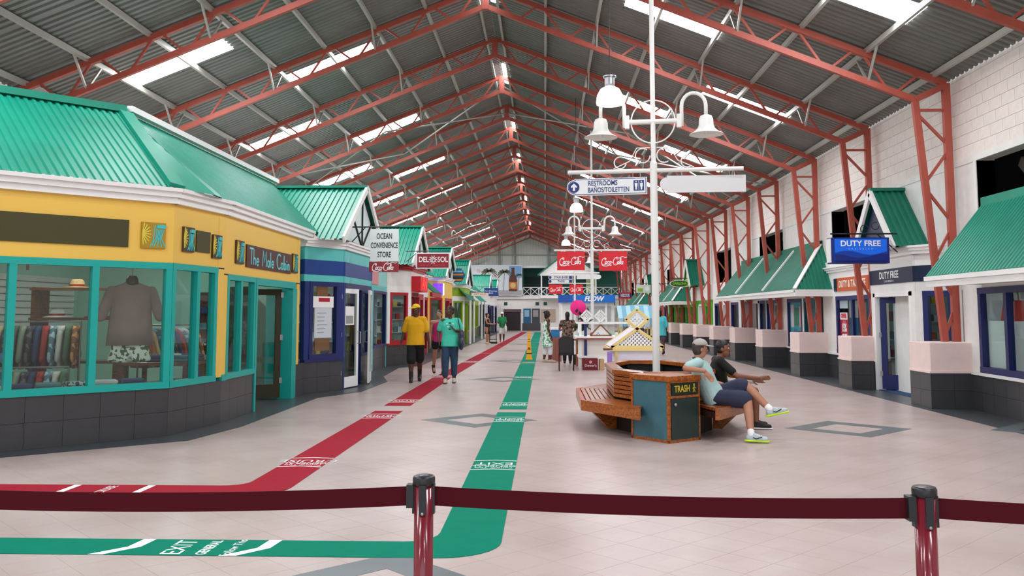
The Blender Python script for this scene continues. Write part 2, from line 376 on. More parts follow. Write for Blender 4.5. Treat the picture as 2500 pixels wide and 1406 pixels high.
# roof: ribbed sheets on two slopes, with translucent panels
SP = 7.6
LOW_L = [(17.0+SP*k) for k in range(-3, 9)]; UP_L = [(20.5+SP*k) for k in range(-3, 9)]
LOW_R = [(21.1+SP*k) for k in range(-4, 9)]; UP_R = [(17.1+SP*k) for k in range(-3, 9)]
PANELS = [(-8.5, -6.5, y, y+.92) for y in LOW_L]+[(-6.2, -4.15, y, y+.92) for y in UP_L]+[(1.68, 3.58, y, y+.92) for y in UP_R]+[(3.95, 5.92, y, y+.85) for y in LOW_R]
PANELS = [p for p in PANELS if p[2] > Y0 and p[3] < YEND-1]
RIDGEP = [(y, y+2.2) for y in (18.6, 26.2, 33.8, 41.4, 49.0, 56.6, 64.2, 71.8)]
ceil = MB()
for sgn in (-1, 1):
    xe = XL-0.1 if sgn < 0 else XE+0.15
    cuts = sorted({Y0, YEND}|{v for p in PANELS for v in p[2:] if (p[0] < XR) == (sgn < 0)})
    for a, b in zip(cuts, cuts[1:]):
        holes = [p for p in PANELS if (p[0] < XR) == (sgn < 0) and p[2] <= a+1e-6 and p[3] >= b-1e-6]
        segs = [(XR, xe)]
        if holes:
            p = holes[0]; e0, e1 = (p[1], p[0]) if sgn < 0 else (p[0], p[1]); segs = [(XR, e0), (e1, xe)]
        for s0, s1 in segs:
            corr(ceil, (s0, a, roofz(s0)), (0, 1, 0), (s1-s0, 0, roofz(s1)-roofz(s0)), (0, 0, 1), b-a, lambda s: 0.0, lambda s, q0=s0, q1=s1: math.hypot(q1-q0, roofz(q1)-roofz(q0)), 0.17, 0.03, 0.55)
ceiling = struct('ceiling', ceil, GALV)
for x0, x1, y0, y1 in PANELS:
    mb = MB(); mb.add([(x0, y0, roofz(x0)+.01), (x1, y0, roofz(x1)+.01), (x1, y1, roofz(x1)+.01), (x0, y1, roofz(x0)+.01)], [(0, 1, 2, 3)]); mb.build('skylight_panel', SKYP, ceiling, label='bright translucent roof panel')
for y0, y1 in RIDGEP:
    for k in range(3):
        a = y0+k*.75; mb = MB(); mb.add([(XR+.05, a, roofz(XR+.05)-.03), (XR+.2, a, roofz(XR+.2)-.03), (XR+.2, a+.68, roofz(XR+.2)-.03), (XR+.05, a+.68, roofz(XR+.05)-.03)], [(0, 1, 2, 3)]); mb.build('ridge_skylight', SKYP, ceiling)
for sgn in (-1, 1):
    for k in range(8):
        x = XR+sgn*(0.22+k*1.15); z = roofz(x)-.055
        MB().box(x-.03, x+.03, Y0, YEND, z-.06, z+.04).build('purlin', PURL, ceiling)
# portal frames
YF = [15.75+3.86*(k-1) for k in range(0, 19)]
def frame_parts():
    """one portal frame around y = 0, returned as a list of (name, mesh)"""
    out = []; UPY = (0, 1, 0)
    def add(nm, p, q, w=.06, h=.06): out.append((nm, p, q, w, h))
    for s in (-1, 1):
        X = lambda d: XR+s*d
        half = XE-XR; db = half-.55                      # bottom chord ends at the knee
        top = lambda d: ZR-SL*d
        bot = lambda d: 8.58-(8.58-5.39)*d/db
        add('top_chord', (X(0), 0, ZR), (X(half), 0, ZE), .11, .09)
        add('bottom_chord', (X(0), 0, 8.58), (X(db), 0, 5.39), .11, .08)
        add('knee_plate', (X(db), 0, 5.39), (X(half), 0, ZE-.03), .11, .12)
        n = 7; pd = (half-.5)/n
        for k in range(n):
            a = .12+k*pd
            for d0, d1 in ((a+.07, a+pd/2-.07), (a+pd/2+.07, a+pd-.07)):
                up0 = d0 < a+pd/2-.1
                z0, z1 = (top(d0), bot(d1)) if up0 else (bot(d0), top(d1))
                add('web_brace', (X(d0), 0, z0), (X(d1), 0, z1), .042, .042)
        zb = 1.11 if s > 0 else 0.0
        add('column_outer_leg', (X(half), 0, zb), (X(half), 0, ZE), .12, .10)
        add('column_inner_leg', (X(half-.2), 0, zb), (X(db), 0, 5.39), .11, .09)
        m = 6; h = (5.2-zb)/m
        inn = lambda z: half-.2-(.35)*(z-zb)/(5.39-zb)
        add('column_brace', (X(inn(5.2)), 0, 5.2), (X(half), 0, 5.2), .045, .045)
        for k in range(m):
            z0, z1 = zb+k*h+.05, zb+(k+1)*h-.05
            if k % 2 == 0: add('column_brace', (X(inn(z0)), 0, z0), (X(half), 0, z1), .045, .045)
            else: add('column_brace', (X(half), 0, z0), (X(inn(z1)), 0, z1), .045, .045)
    add('ridge_post', (XR, 0, 8.5), (XR, 0, ZR+.02), .16, .12)
    res = []
    for nm, p, q_, w_, h_ in out:
        mb = MB(); mb.bar(p, q_, w_, h_, (0, 1, 0)); me = mb.mesh(nm); me.materials.append(STEEL); res.append((nm, me))
    # white flange struts from the purlins down to the bottom chord
    for s in (-1, 1):
        for d in (2.52, 4.82, 7.12):
            x = XR+s*d; zb = 8.58-(8.58-5.39)*d/(XE-XR-.55)
            for sy in (-.5, .5):
                mb = MB(); mb.bar((x, 0, zb), (x, sy, roofz(x)-.1), .035, .035); me = mb.mesh('flange_strut'); me.materials.append(PURL); res.append(('flange_strut', me))
    return res
FP = frame_parts()
for i, yf in enumerate(YF):
    fr = thing('portal_frame', f'{ordinal(i)} red steel lattice roof frame counted from the barrier' if i else 'nearest red steel lattice roof frame above the barrier', 'roof frame', (0, yf, 0), group='lattice roof frames across the hall')
    for nm, me in FP: link(nm, me, fr)
# white cross bracing between some frames
def brace_pair(y0, y1, xs):
    for s, xa, xb in xs:
        z = lambda x: ZR-.28-SL*abs(x-XR)
        for a, b in ((xa, xb), (xb, xa)):
            MB().tube([(a, y0, z(a)), (b, y1, z(b))], .025, 8).build('wind_brace', PURL, ceiling)
brace_pair(YF[4], YF[5], [(-1, -9.0, -5.0), (-1, -5.0, XR), (1, XR, 2.6), (1, 2.6, 6.7)])
brace_pair(YF[12], YF[13], [(-1, -9.0, -5.0), (-1, -5.0, XR), (1, XR, 2.6), (1, 2.6, 6.7)])
# ------------------------------------------------------------------ right wall: cream block, openings above the shops
WX = 7.32
OPN = [(12.1+7.6*k, 15.1+7.6*k) for k in range(0, 9)]
wr = MB()
wr.box(WX+.02, WX+.3, Y0, YEND, 4.2, 6.1)
wr.box(WX+.02, WX+.3, Y0, 9.0, 0, 4.2)
prev = 9.0
for a, b in OPN+[(YEND, YEND)]:
    wr.box(WX+.02, WX+.3, prev, min(a, YEND), 2.55, 4.2); prev = b
wallr = struct('wall_right', wr, mat('block_joint', (206, 196, 190), .85))
BL, BH = 0.4, 0.2
def blk(y, z, l): return MB().box(WX-.002, WX+.022, y+.003, y+l-.003, z+.003, z+BH-.003)
bm_ = blk(0, 0, BL).mesh('block'); bm_.materials.append(CREAM)
rest = MB(); cnt = 0; bl = []
for r in range(9):
    y = 11.2+(BL/2 if r % 2 else 0)
    while y < YEND: bl.append((y, 4.3+r*BH)); y += BL
bl.sort(key=lambda t: t[0])
for y, z in bl:
    if cnt < 300:
        t = bpy.data.objects.new('block', bm_); COL.objects.link(t); t.parent = wallr; t.location = (0, y, z); cnt += 1
    else: rest.add(*(lambda m: (m.v, m.f))(blk(y, z, BL)))
rest.build('block_courses', CREAM, wallr, world=False, kind='stuff')
MB().box(WX-.02, WX+.02, Y0, YEND, 4.18, 4.3).build('lintel_band', OFFW, wallr, world=False)
prev = 9
for a, b in OPN:
    MB().box(WX-.004, WX+.02, prev, a, 2.5, 4.18).build('plaster_face', OFFW, wallr, world=False); prev = b
    for yy in (a, b): MB().box(WX-.02, WX+.3, yy-(.0 if yy == b else .09), yy+(.09 if yy == b else 0), 2.7, 4.18).build('opening_jamb', WHITE, wallr, world=False)
# dim store room beyond the openings
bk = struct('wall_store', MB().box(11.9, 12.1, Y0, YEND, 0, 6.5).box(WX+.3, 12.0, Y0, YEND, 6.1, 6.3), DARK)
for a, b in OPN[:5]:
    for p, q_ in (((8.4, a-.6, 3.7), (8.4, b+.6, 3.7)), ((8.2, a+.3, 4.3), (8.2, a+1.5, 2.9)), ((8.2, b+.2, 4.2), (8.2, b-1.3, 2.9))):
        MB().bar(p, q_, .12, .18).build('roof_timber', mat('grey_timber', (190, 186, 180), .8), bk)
# left wall of the hall, behind the shops
struct('wall_left', MB().box(XL-.25, XL-.12, Y0, YEND, 0, 5.9), CREAM)
# ================================================================== SHOP FRONTS
Z3 = Vector((0, 0, 1))
class Fac:
    """a straight piece of shop front from p to q (plan points); side=1: outward is to the right of p->q"""
    def __init__(s, par, p, q, side=1):
        s.par = par; s.p = Vector((p[0], p[1], 0)); d = Vector((q[0]-p[0], q[1]-p[1], 0)); s.L = d.length; s.u = d.normalized()
        s.n = Vector((s.u.y, -s.u.x, 0))*side; s.side = side
    def box(s, nm, m, a0, a1, z0, z1, c0=-.1, c1=0.0, par=None, bevel=0, label=None):
        return MB().ob(s.p, s.u, Z3, s.n, a0, a1, z0, z1, c0, c1).build(nm, m, par or s.par, bevel=bevel, label=label)
    def at(s, a, z, c=0.0): return s.p+s.u*a+Z3*z+s.n*c
    def tx(s): return s.u if s.side*1 > 0 else -s.u     # reading direction seen from outside
    def tile_base(s, a0, a1, z1, tw=.42, th=.31, m=None):
        s.box('base_wall', DGROUT, a0, a1, 0, z1, -.14, -.012)
        tiles(s.par, s.at(a0, 0, -.012), s.u, Z3, s.n, a1-a0, z1, tw, th, m or DTILE)
    def window(s, a0, a1, z0, z1, mull, fm, w=.07, gm=None, depth=.09, pane=True, frame=True):
        """framed window: perimeter frame, mullions and one pane for each light"""
        if frame:
            s.box('window_sill', fm, a0, a1, z0, z0+w, -depth, .02); s.box('window_head', fm, a0, a1, z1-w, z1, -depth, .015)
        xs = [a0]+list(mull)+[a1]
        for i, x in enumerate(xs):
            lo, hi = (x, x+w) if i == 0 else ((x-w, x) if i == len(xs)-1 else (x-w/2, x+w/2))
            s.box('mullion', fm, lo, hi, z0+w, z1-w, -depth, .012)
        if pane:
            for x, y in zip(xs, xs[1:]): s.box('window_pane', gm or GLASS, x+w*.6, y-w*.6, z0+w, z1-w, -.05, -.042)
def fascia(par, pts, z, h=.22, m=None, out=.14):
    """stepped white cornice following a plan polyline (outward to the right of the travel direction)"""
    P = [Vector((x, y, 0)) for x, y in pts]
    for i in range(len(P)-1):
        d = (P[i+1]-P[i]); u = d.normalized(); n = Vector((u.y, -u.x, 0)); L = d.length
        mb = MB(); 
        for k, (a, b, c) in enumerate(((0, .4, .4), (.4, .75, .7), (.75, 1, 1))): mb.ob(P[i], u, Z3, n, -.04, L+.04, z+h*a, z+h*b, -.12, out*c)
        mb.build('cornice', m or WHITE, par)
def pic_square(f, a, z, w=.3, h=.33, gold=True):
    """small framed emblem: sun rays at one side and flowing aqua strokes"""
    b = f.box('emblem_panel', mat('gold_emblem', (176, 140, 20), .4) if gold else mat('dark_emblem', (70, 52, 34), .5), a, a+w, z, z+h, 0, .03)
    gl = mat('emblem_ray', (226, 206, 70), .4); aq = mat('emblem_aqua', (70, 196, 196), .4)
    X = f.tx(); o = f.at(a if f.side > 0 else a+w, z, .03)
    strokes([[(.03*w, (.55)*h), (.03*w+.36*w*math.cos(t), .55*h+.42*h*math.sin(t))] for t in [i*PI/9-PI/2+.15 for i in range(9)]], .014, gl, b, o, X, Z3, 'rays', .004)
    strokes([[(.55*w, .9*h), (.5*w, .5*h), (.45*w, .1*h)]]+[[(.62*w+.07*w*i, .75*h), (.6*w+.05*w*i, .4*h), ((.35+.16*i)*w, .06*h)] for i in range(5)]+[[(.62*w, (.8+.035*k)*h), (.98*w, (.8+.035*k)*h)] for k in range(4)], .013, aq, b, o, X, Z3, 'drapery', .004)
# ------------------------------------------------------------------ yellow shop, left foreground
shop1 = thing('shop', 'yellow shop with teal window frames and teal ribbed hip roof, nearest on the left', 'shop', (-6.5, 13.5, 0))
P0, A_, B_, E_ = (-7.9, 8.48), (-4.96, 11.62), (-4.76, 12.97), (-4.80, 17.62)
ZS, ZH, ZT = .62, 2.27, 3.06
f1 = Fac(shop1, P0, A_); f2 = Fac(shop1, A_, B_); f3 = Fac(shop1, B_, E_)
LA = f1.L
f1.tile_base(0, LA, ZS); f2.tile_base(0, f2.L, ZS); f3.tile_base(0, 1.52, ZS); f3.tile_base(4.05, f3.L, .62)
m1 = LA-2.0-.02; 
f1.window(0, LA, ZS, ZH, [LA-3.9, LA-1.92, LA-.98], TEAL, .085)
f2.window(0, f2.L-.18, ZS, ZH, [.66], TEAL, .085)
f2.box('pillar', YEL, f2.L-.18, f2.L, ZS+.05, ZT, -.1, .004); f3.box('pillar', YEL, 0, .16, ZS+.05, ZT, -.1, .004)
f3.box('window_sill', TEAL, 0, .2, ZS-.01, ZS+.08, -.1, .02)
f3.window(.16, 1.5, ZS, ZH-.08, [.8], TEAL, .085)
f3.box('door_jamb', TEAL, 1.5, 1.58, 0, ZH-.08, -.12, .02); f3.box('door_head', TEAL, 1.58, 3.9, ZH-.2, ZH-.08, -.12, .015)
f3.box('door_jamb', TEAL, 3.72, 4.02, 0, ZH-.2, -.5, .01)
f3.box('pillar', YEL, 4.02, 4.2, .62, ZT, -.1, .004)
for f, a0, a1 in ((f1, 0, LA), (f2, 0, f2.L), (f3, 0, 4.2)):
    f.box('frieze_panel', YEL, a0, a1, ZH-(.08 if f is f3 else 0), ZT, -.12, .0)
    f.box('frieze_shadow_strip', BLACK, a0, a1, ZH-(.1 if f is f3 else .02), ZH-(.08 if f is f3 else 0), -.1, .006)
f1.box('sign_board', OLIVE, LA-3.2, LA-.6, 2.45, 2.8, 0, .02); pic_square(f1, LA-.44, 2.45, .32, .34)
pic_square(f2, .2, 2.44, .28, .34, False); f2.box('sign_board', OLIVE, .55, .92, 2.46, 2.76, 0, .02); pic_square(f2, .98, 2.4, .26, .34, False)
pic_square(f3, .45, 2.37, .36, .36, False); sb = f3.box('sign_board', mat('maroon_board', (84, 34, 28), .5), .95, 3.5, 2.34, 2.7, 0, .025); pic_square(f3, 3.6, 2.37, .36, .36, False)
CY = mat('pale_aqua_letter', (120, 214, 216), .4)
def deco(txt):
    """tall monoline lettering"""
    L = []; x = 0.0
    G = {'T': ([[(0, 1), (.5, 1)], [(.25, 1), (.25, 0)]], .5), 'h': ([[(0, 1), (0, 0)], arc(.14, .25, .14, .18, 180, 0, 6)+[(.28, 0)]], .36), 'e': ([arc(.16, .22, .16, .22, 0, 320, 12)[0:], [(0, .22), (.32, .22)]], .42),
         'M': ([[(0, 0), (.12, 1), (.32, .3), (.52, 1), (.64, 0)]], .72), 'a': ([arc(.15, .22, .15, .22, 0, 360, 12), [(.3, .44), (.3, 0)]], .42), 'l': ([[(0, 1), (0, 0)]], .12),
         'C': ([arc(.38, .5, .38, .5, 50, 310, 14)], .68), 'b': ([[(0, 1), (0, 0)], arc(.15, .22, .15, .22, 0, 360, 12)], .42), 'i': ([[(0, .44), (0, 0)], [(0, .58), (0, .64)]], .12), 'n': ([[(0, .44), (0, 0)], arc(.14, .25, .14, .18, 180, 0, 6)+[(.28, 0)]], .38), ' ': ([], .32)}
    for c in txt:
        g, wd = G[c]; L += [[(x+a, b) for a, b in ln] for ln in g]; x += wd+.06
    return L, x
dl, dw = deco('The Male Cabin'); kx = 2.3/dw
strokes([[((a)*kx, b*.26) for a, b in ln] for ln in dl], .028, CY, sb, f3.at(1.08, 2.39, .025), f3.u, Z3)
fascia(shop1, [P0, A_, B_, (-4.80, 17.7)], ZT, .2, WHITE, .16)
# roof of the yellow shop
dF, nF = f1.u, f1.n
ridge_z = 4.62; ez = 3.25
rf = MB(); cor = Vector((-4.88, 11.50, ez)); inn = -nF*2.06+Z3*(ridge_z-ez)
corr(rf, cor, -dF, inn, nF+Z3*1.4, 4.6, lambda s: 0, lambda s: inn.length, .105, .022)
front_roof = rf.build('roof_slope', TEALR, shop1, label='teal ribbed front roof slope')
rs2 = MB(); RX = -6.36; vv = Vector((RX+4.66, 0, ridge_z-ez)); SLN = vv.length
def eavex(y): return -4.66-(.22*(13-y)/1.5 if y < 13 else 0)
def botf(s): y = 11.5+s; return 0.0
def topf(s): y = 12.2+s; return max(.01, SLN*min(1, (y-12.2)/.76))
corr(rs2, (-4.66, 12.2, ez), (0, 1, 0), vv, (1, 0, 1.2), 8.3, botf, topf, .105, .022)
rs2.add([(-4.88, 11.5, ez+.005), (-4.62, 12.2, ez+.005), (-4.62, 12.5, ez), (RX, 12.96, ridge_z+.01)], [(0, 1, 3), (1, 2, 3)]); rs2.build('roof_slope', TEALR, shop1, label='teal ribbed side roof slope')
hipb, hipt = Vector((-4.88, 11.5, ez+.04)), Vector((RX, 12.96, ridge_z+.05))
MB().bar(hipb, hipt, .22, .05, (1, -.6, 1)).build('hip_cap', TEALR, shop1)
MB().bar(hipt, hipt-dF*4.2, .22, .10).build('ridge_cap', TEALR, shop1)
MB().bar(hipt+Vector((0.05, 0, .02)), (RX+.05, 20.4, ridge_z+.07), .16, .09).build('ridge_cap', WHITE, shop1, label='white ridge flashing')
# open olive door leaves
def leaf(par, hinge, ang, wd, ht, fm, gm=GLASS, z0=.03, fw=.11, kick=.25, name='door', notice=False, th=.045):
    u = Vector((math.cos(ang), math.sin(ang), 0)); n = Vector((u.y, -u.x, 0)); o = Vector((hinge[0], hinge[1], 0))
    d = MB()
    d.ob(o, u, Z3, n, 0, fw, z0, ht, -th/2, th/2).ob(o, u, Z3, n, wd-fw, wd, z0, ht, -th/2, th/2).ob(o, u, Z3, n, fw, wd-fw, z0, z0+kick, -th/2, th/2).ob(o, u, Z3, n, fw, wd-fw, ht-fw, ht, -th/2, th/2)
    D = d.build(name, fm, par)
    MB().ob(o, u, Z3, n, fw, wd-fw, z0+kick, ht-fw, -.006, .006).build('door_pane', gm, D)
    MB().tube([o+u*(wd-fw/2)+n*(th/2)+Z3*.95, o+u*(wd-fw/2)+n*.09+Z3*.95, o+u*(wd-fw/2)+n*.09+Z3*1.2, o+u*(wd-fw/2)+n*(th/2)+Z3*1.2], .012, 8).build('handle', STEELG, D)
    for z in (.3, 1.1, 1.9): MB().ob(o, u, Z3, n, -.03, .02, z, z+.1, -th/2-.01, th/2+.01).build('hinge', STEELG, D)
    if notice:
        MB().ob(o, u, Z3, n, fw+.05, wd-fw-.12, 1.35, 1.75, .008, .014).build('notice', WHITE, D)
        MB().ob(o, u, Z3, n, fw+.12, wd-fw-.18, 1.38, 1.55, .014, .017).build('notice_print', mat('print_grey', (150, 152, 150), .6), D)
    return D
OLV = mat('olive_door_paint', (78, 70, 20), .45)
leaf(shop1, (-4.83, 14.62), math.radians(150), 1.0, 2.05, OLV); leaf(shop1, (-4.98, 16.62), math.radians(215), 1.0, 2.05, mat('dark_olive_door', (44, 40, 14), .5))
# room behind the yellow shop
struct('wall_shop_back', MB().box(-9.5, -9.4, 6.6, 17.6, 0, 2.95).box(-9.4, -4.95, 17.5, 17.6, 0, 2.95).box(-9.5, -9.4, 17.6, 82, 0, 2.95), MINT)
struct('ceiling_shop', MB().prism([(-9.5, 8), (-8.1, 8.6), (-5.2, 11.7), (-5.05, 12.9), (-5.05, 82), (-9.5, 82)], (0, 0, 0), (1, 0, 0), (0, 1, 0), (0, 0, 1), 2.96, 3.02), mat('shop_ceiling', (226, 230, 226), .8))
SLAT = mat('white_slatwall', (226, 228, 224), .5)
sw = thing('slatwall_panel', 'white slatwall display panel on the back wall of the yellow shop', 'display panel', (-9.3, 13, 0))
for k in range(13): MB().box(-9.39, -9.35, 9.2, 17.3, .75+k*.12, .75+k*.12+.1).build('slat', SLAT, sw)
# fluorescent strips inside
LAMP = mat('lit_tube', (250, 252, 255), .4, emit=38.0)
def strip(loc, L, label, axis='y'):
    t = thing('ceiling_strip_light', label, 'ceiling light', loc, group='strip lights inside the shops'); x, y, z = loc
    if axis == 'y': MB().box(x-.09, x+.09, y-L/2, y+L/2, z-.05, z).build('fixture', WHITE, t); MB().box(x-.05, x+.05, y-L/2+.05, y+L/2-.05, z-.075, z-.05).build('tube', LAMP, t)
    return t
strip((-6.9, 12.9, 2.96), 1.4, 'strip light inside the yellow shop above the hanging shirt'); strip((-6.6, 15.8, 2.96), 1.4, 'strip light inside the yellow shop beyond the open door')
# clothes on hangers
def shirt_mesh(L=.75, W=.46, D=.09, seed=0):
    r = random.Random(seed); mb = MB(); n = 16; rows = []
    prof = [(0, .07, .05), (.03, .12, .05), (.10, W/2-.02, .055), (.22, W/2-.03, D*.55), (.45, W/2-.05, D*.5), (.75, W/2-.03, D*.5), (1, W/2-.01, D*.6)]
    for t, hw, hd in prof:
        row = []
        for k in range(n):
            a = 2*PI*k/n; fo = 1+(.18*math.sin(3*a+seed)*t if abs(math.sin(a)) > .3 else 0)
            row.append((hw*math.cos(a), hd*math.sin(a)*fo, -t*L))
        rows.append(row)
    for row in rows: mb.v += row
    for i in range(len(rows)-1):
        for k in range(n): mb.f.append((i*n+k, i*n+(k+1) % n, (i+1)*n+(k+1) % n, (i+1)*n+k))
    mb.f.append(tuple(range(n))); mb.f.append(tuple((len(rows)-1)*n+k for k in range(n)))
    for s in (-1, 1): mb.cap((s*(W/2-.06), 0, -.13), (s*(W/2+.06), 0, -.46), .075, .07, 10, .55, (0, 1, 0))
    return mb
def floral(name, c1, c2, sc=14):
    m = mat(name, c1, .8); nt = m.node_tree; b = nt.nodes['Principled BSDF']; g = nt.nodes.new('ShaderNodeTexCoord'); v = nt.nodes.new('ShaderNodeTexNoise'); v.inputs['Scale'].default_value = sc; v.inputs['Detail'].default_value = 2
    r = nt.nodes.new('ShaderNodeValToRGB'); r.color_ramp.interpolation = 'CONSTANT'; r.color_ramp.elements[1].position = .52
    r.color_ramp.elements[0].color = (*lin(c1), 1); r.color_ramp.elements[1].color = (*lin(c2), 1); nt.links.new(g.outputs['Object'], v.inputs['Vector']); nt.links.new(v.outputs['Fac'], r.inputs[0]); nt.links.new(r.outputs[0], b.inputs['Base Color'])
    return m
sh = thing('hanging_shirt', 'long tan shirt on a black hanger in the window of the yellow shop', 'shirt', (-5.5, 11.62, 1.2), math.radians(38))
me = shirt_mesh(.84, .62, .14, 1).mesh('shirt_body', smooth=True); me.materials.append(mat('tan_cloth', (150, 122, 112), .85, var=.1, scale=5, bump=.3)); o = link('shirt_body', me, sh); o.location = (0, 0, .82)
MB().lathe([(.05, .77), (.085, .79), (.075, .86), (.05, .9)], (0, 0, 0), 14).build('hanger_neck', BLACK, sh, world=False); MB().tube([(0, 0, .88), (0, 0, .99), (.03, 0, 1.02), (.05, 0, .99)], .006, 6).build('hook', STEELG, sh, world=False)
text('ISLAND\nSTYLE', .09, mat('shirt_print', (96, 72, 66), .8), sh, Vector(sh.location)+Vector((.05, -.09, .42)), (math.cos(math.radians(38)), math.sin(math.radians(38)), 0), (0, 0, 1)).rotation_euler = (0, 0, 0)
shx = [c for c in sh.children if c.name.startswith('lettering')][0]; shx.rotation_euler = (0, 0, -math.radians(38)); bpy.data.objects.remove(shx)
ss = thing('hanging_shorts', 'green and white floral swim shorts hanging below the tan shirt', 'shorts', (-5.5, 11.62, .95), math.radians(38))
sm = MB().prism([(-.2, .36), (.2, .36), (.27, .02), (.05, 0), (0, .1), (-.05, 0), (-.27, .02)], (0, -.05, 0), (1, 0, 0), (0, 0, 1), (0, 1, 0), 0, .1)
sm.build('cloth', floral('floral_cloth', (226, 226, 206), (74, 92, 66), 18), ss, world=False, bevel=.02)
# rack with hanging shirts
CLO = [(206, 110, 60), (214, 190, 140), (60, 90, 120), (90, 110, 90), (150, 160, 140), (60, 60, 66), (40, 70, 110), (190, 60, 50), (110, 140, 150), (220, 220, 210), (80, 120, 90), (150, 100, 60)]
SHM = []
for i, c in enumerate(CLO):
    me = shirt_mesh(.62, .42, .07, i).mesh('hung_shirt', smooth=True); me.materials.append(floral(f'shirt_cloth_{i}', c, tuple(min(255, int(v*1.5)+20) for v in c), 10) if i % 3 == 2 else mat(f'shirt_cloth_{i}', c, .85, var=.1)); SHM.append(me)
CN = ['orange', 'sand', 'blue patterned', 'sage', 'grey green', 'charcoal patterned', 'navy', 'red', 'pale teal patterned', 'white', 'green', 'brown patterned']
def rack(loc, rz, n, z, tag_):
    R = Matrix.Rotation(rz, 3, 'Z'); t = thing('clothes_rack', f'metal clothes rail {tag_}', 'clothes rack', loc, rz)
    L = n*.1
    MB().tube([(-L/2, 0, z+.06), (L/2, 0, z+.06)], .014, 8).build('rail', STEELG, t, world=False)
    for s in (-1, 1): MB().tube([(s*L/2, 0, 0), (s*L/2, 0, z+.06)], .016, 8).build('upright', STEELG, t, world=False); MB().box(s*L/2-.02, s*L/2+.02, -.25, .25, 0, .03).build('foot', STEELG, t, world=False)
    for i in range(n):
        me = SHM[i % len(SHM)]; o = bpy.data.objects.new('hung_shirt', me); COL.objects.link(o)
        p = R @ Vector((-L/2+.05+i*.1, 0, 0)); o.location = Vector(loc)+p+Vector((0, 0, z)); o.rotation_euler = (0, 0, rz+PI/2)
        tag(o, f'{CN[i % len(SHM)]} shirt on the clothes rail {tag_}'+(', again' if i >= len(SHM) else ''), 'shirt', 'shirts on rails in the yellow shop')
rack((-7.45, 12.75, 0), math.radians(20), 12, 1.42, 'behind the first yellow shop window')
rack((-7.3, 12.3, 0), math.radians(20), 11, .78, 'low behind the first yellow shop window')
rack((-6.3, 14.6, 0), math.radians(70), 12, 1.35, 'near the yellow shop door')
# shelving with hats, folded stacks
shf = thing('shelf_unit', 'brown wooden shelf unit inside the yellow shop', 'shelf', (-7.1, 13.3, 0))
for x in (-7.8, -6.5): MB().box(x, x+.06, 13.2, 13.6, 0, 2.0).build('side_panel', WOODD, shf)
for z in (.35, .85, 1.5, 1.95): MB().box(-7.8, -6.44, 13.15, 13.65, z, z+.035).build('shelf_board', WOODD, shf)
def hat(loc, m, label):
    t = thing('sun_hat', label, 'hat', loc, group='hats in the yellow shop'); x, y, z = loc
    MB().lathe([(.2, 0), (.205, .015), (.11, .03), (.1, .1), (.07, .14), (.0, .145)], loc, 20).build('crown', m, t, smooth=True); MB().lathe([(.112, .03), (.114, .06), (.104, .062)], loc, 20, closed=False).build('band', RED, t)
STRW = mat('straw', (206, 170, 110), .8, var=.15, scale=30)
hat((-7.2, 13.4, 1.985), STRW, 'straw hat on the top board of the wooden shelf unit'); hat((-7.5, 13.4, 1.535), WHITE, 'white hat on the upper shelf of the wooden unit'); hat((-6.85, 13.4, 1.535), mat('red_cloth', (180, 40, 40), .8), 'red hat on the upper shelf of the wooden unit')
ledge = thing('window_display_ledge', 'brown wooden display ledge behind the windows of the yellow shop', 'display shelf', (-6, 11, 0))
for f, a0, a1 in ((f1, .2, LA-.3), (f2, .1, f2.L)): f.box('board', WOODD, a0, a1, .56, .64, -.75, -.16, par=ledge)
FOLD = MB().box(-.15, .15, -.11, .11, 0, .05).box(-.145, .145, -.11, .1, .052, .1).mesh('folded_shirt', bevel=.012)
fm_ = [mat('folded_navy', (44, 62, 100), .85), mat('folded_white', (214, 216, 206), .85), floral('folded_floral', (60, 80, 90), (200, 206, 196), 20), mat('folded_teal', (70, 130, 130), .85)]
FM = []
for m in fm_: c = FOLD.copy(); c.materials.append(m); FM.append(c)
FN = ['navy', 'white', 'floral', 'teal']
for i in range(11):
    o = bpy.data.objects.new('folded_shirt', FM[i % 4]); COL.objects.link(o); o.location = f1.at(LA-.35-i*.34, .645, -.35); o.rotation_euler = (0, 0, math.radians(45+random.uniform(-15, 15)))
    tag(o, f'{FN[i % 4]} folded shirts on the shop window ledge, {ordinal(i)} pile from the corner', 'clothing', 'folded shirts on the window ledge')
tb = thing('display_table', 'dark wooden display table inside the yellow shop', 'table', (-6.1, 13.2, 0))
MB().box(-6.4, -5.3, 13.1, 14.0, .82, .87).build('table_top', WOODD, tb, bevel=.005)
for x in (-6.37, -5.4):
    for y in (13.13, 13.9): MB().box(x, x+.06, y, y+.06, 0, .82).build('leg', WOODD, tb)
for i in range(6):
    o = bpy.data.objects.new('folded_shirt', FM[(i*3+1) % 4]); COL.objects.link(o); o.location = (-6.22+.36*(i % 3), 13.33+.42*(i//3), .872)
    tag(o, f'{FN[(i*3+1) % 4]} folded shirts on the dark display table, {"front" if i < 3 else "rear"} row {["left", "middle", "right"][i % 3]}', 'clothing', 'folded shirts on the display table')
mq = thing('garment_display', 'dark cabinet of sunglasses and small goods inside the yellow shop', 'display cabinet', (-6.2, 16.9, 0))
MB().box(-6.6, -5.8, 16.7, 17.3, 0, 2.0).build('body', mat('dark_brown_cabinet', (62, 34, 24), .5), mq)
for i in range(5):
    for j in range(4): MB().box(-6.55+.19*j, -6.42+.19*j, 16.66, 16.71, .4+.3*i, .52+.3*i).build('goods', fm_[(i+j) % 4], mq)
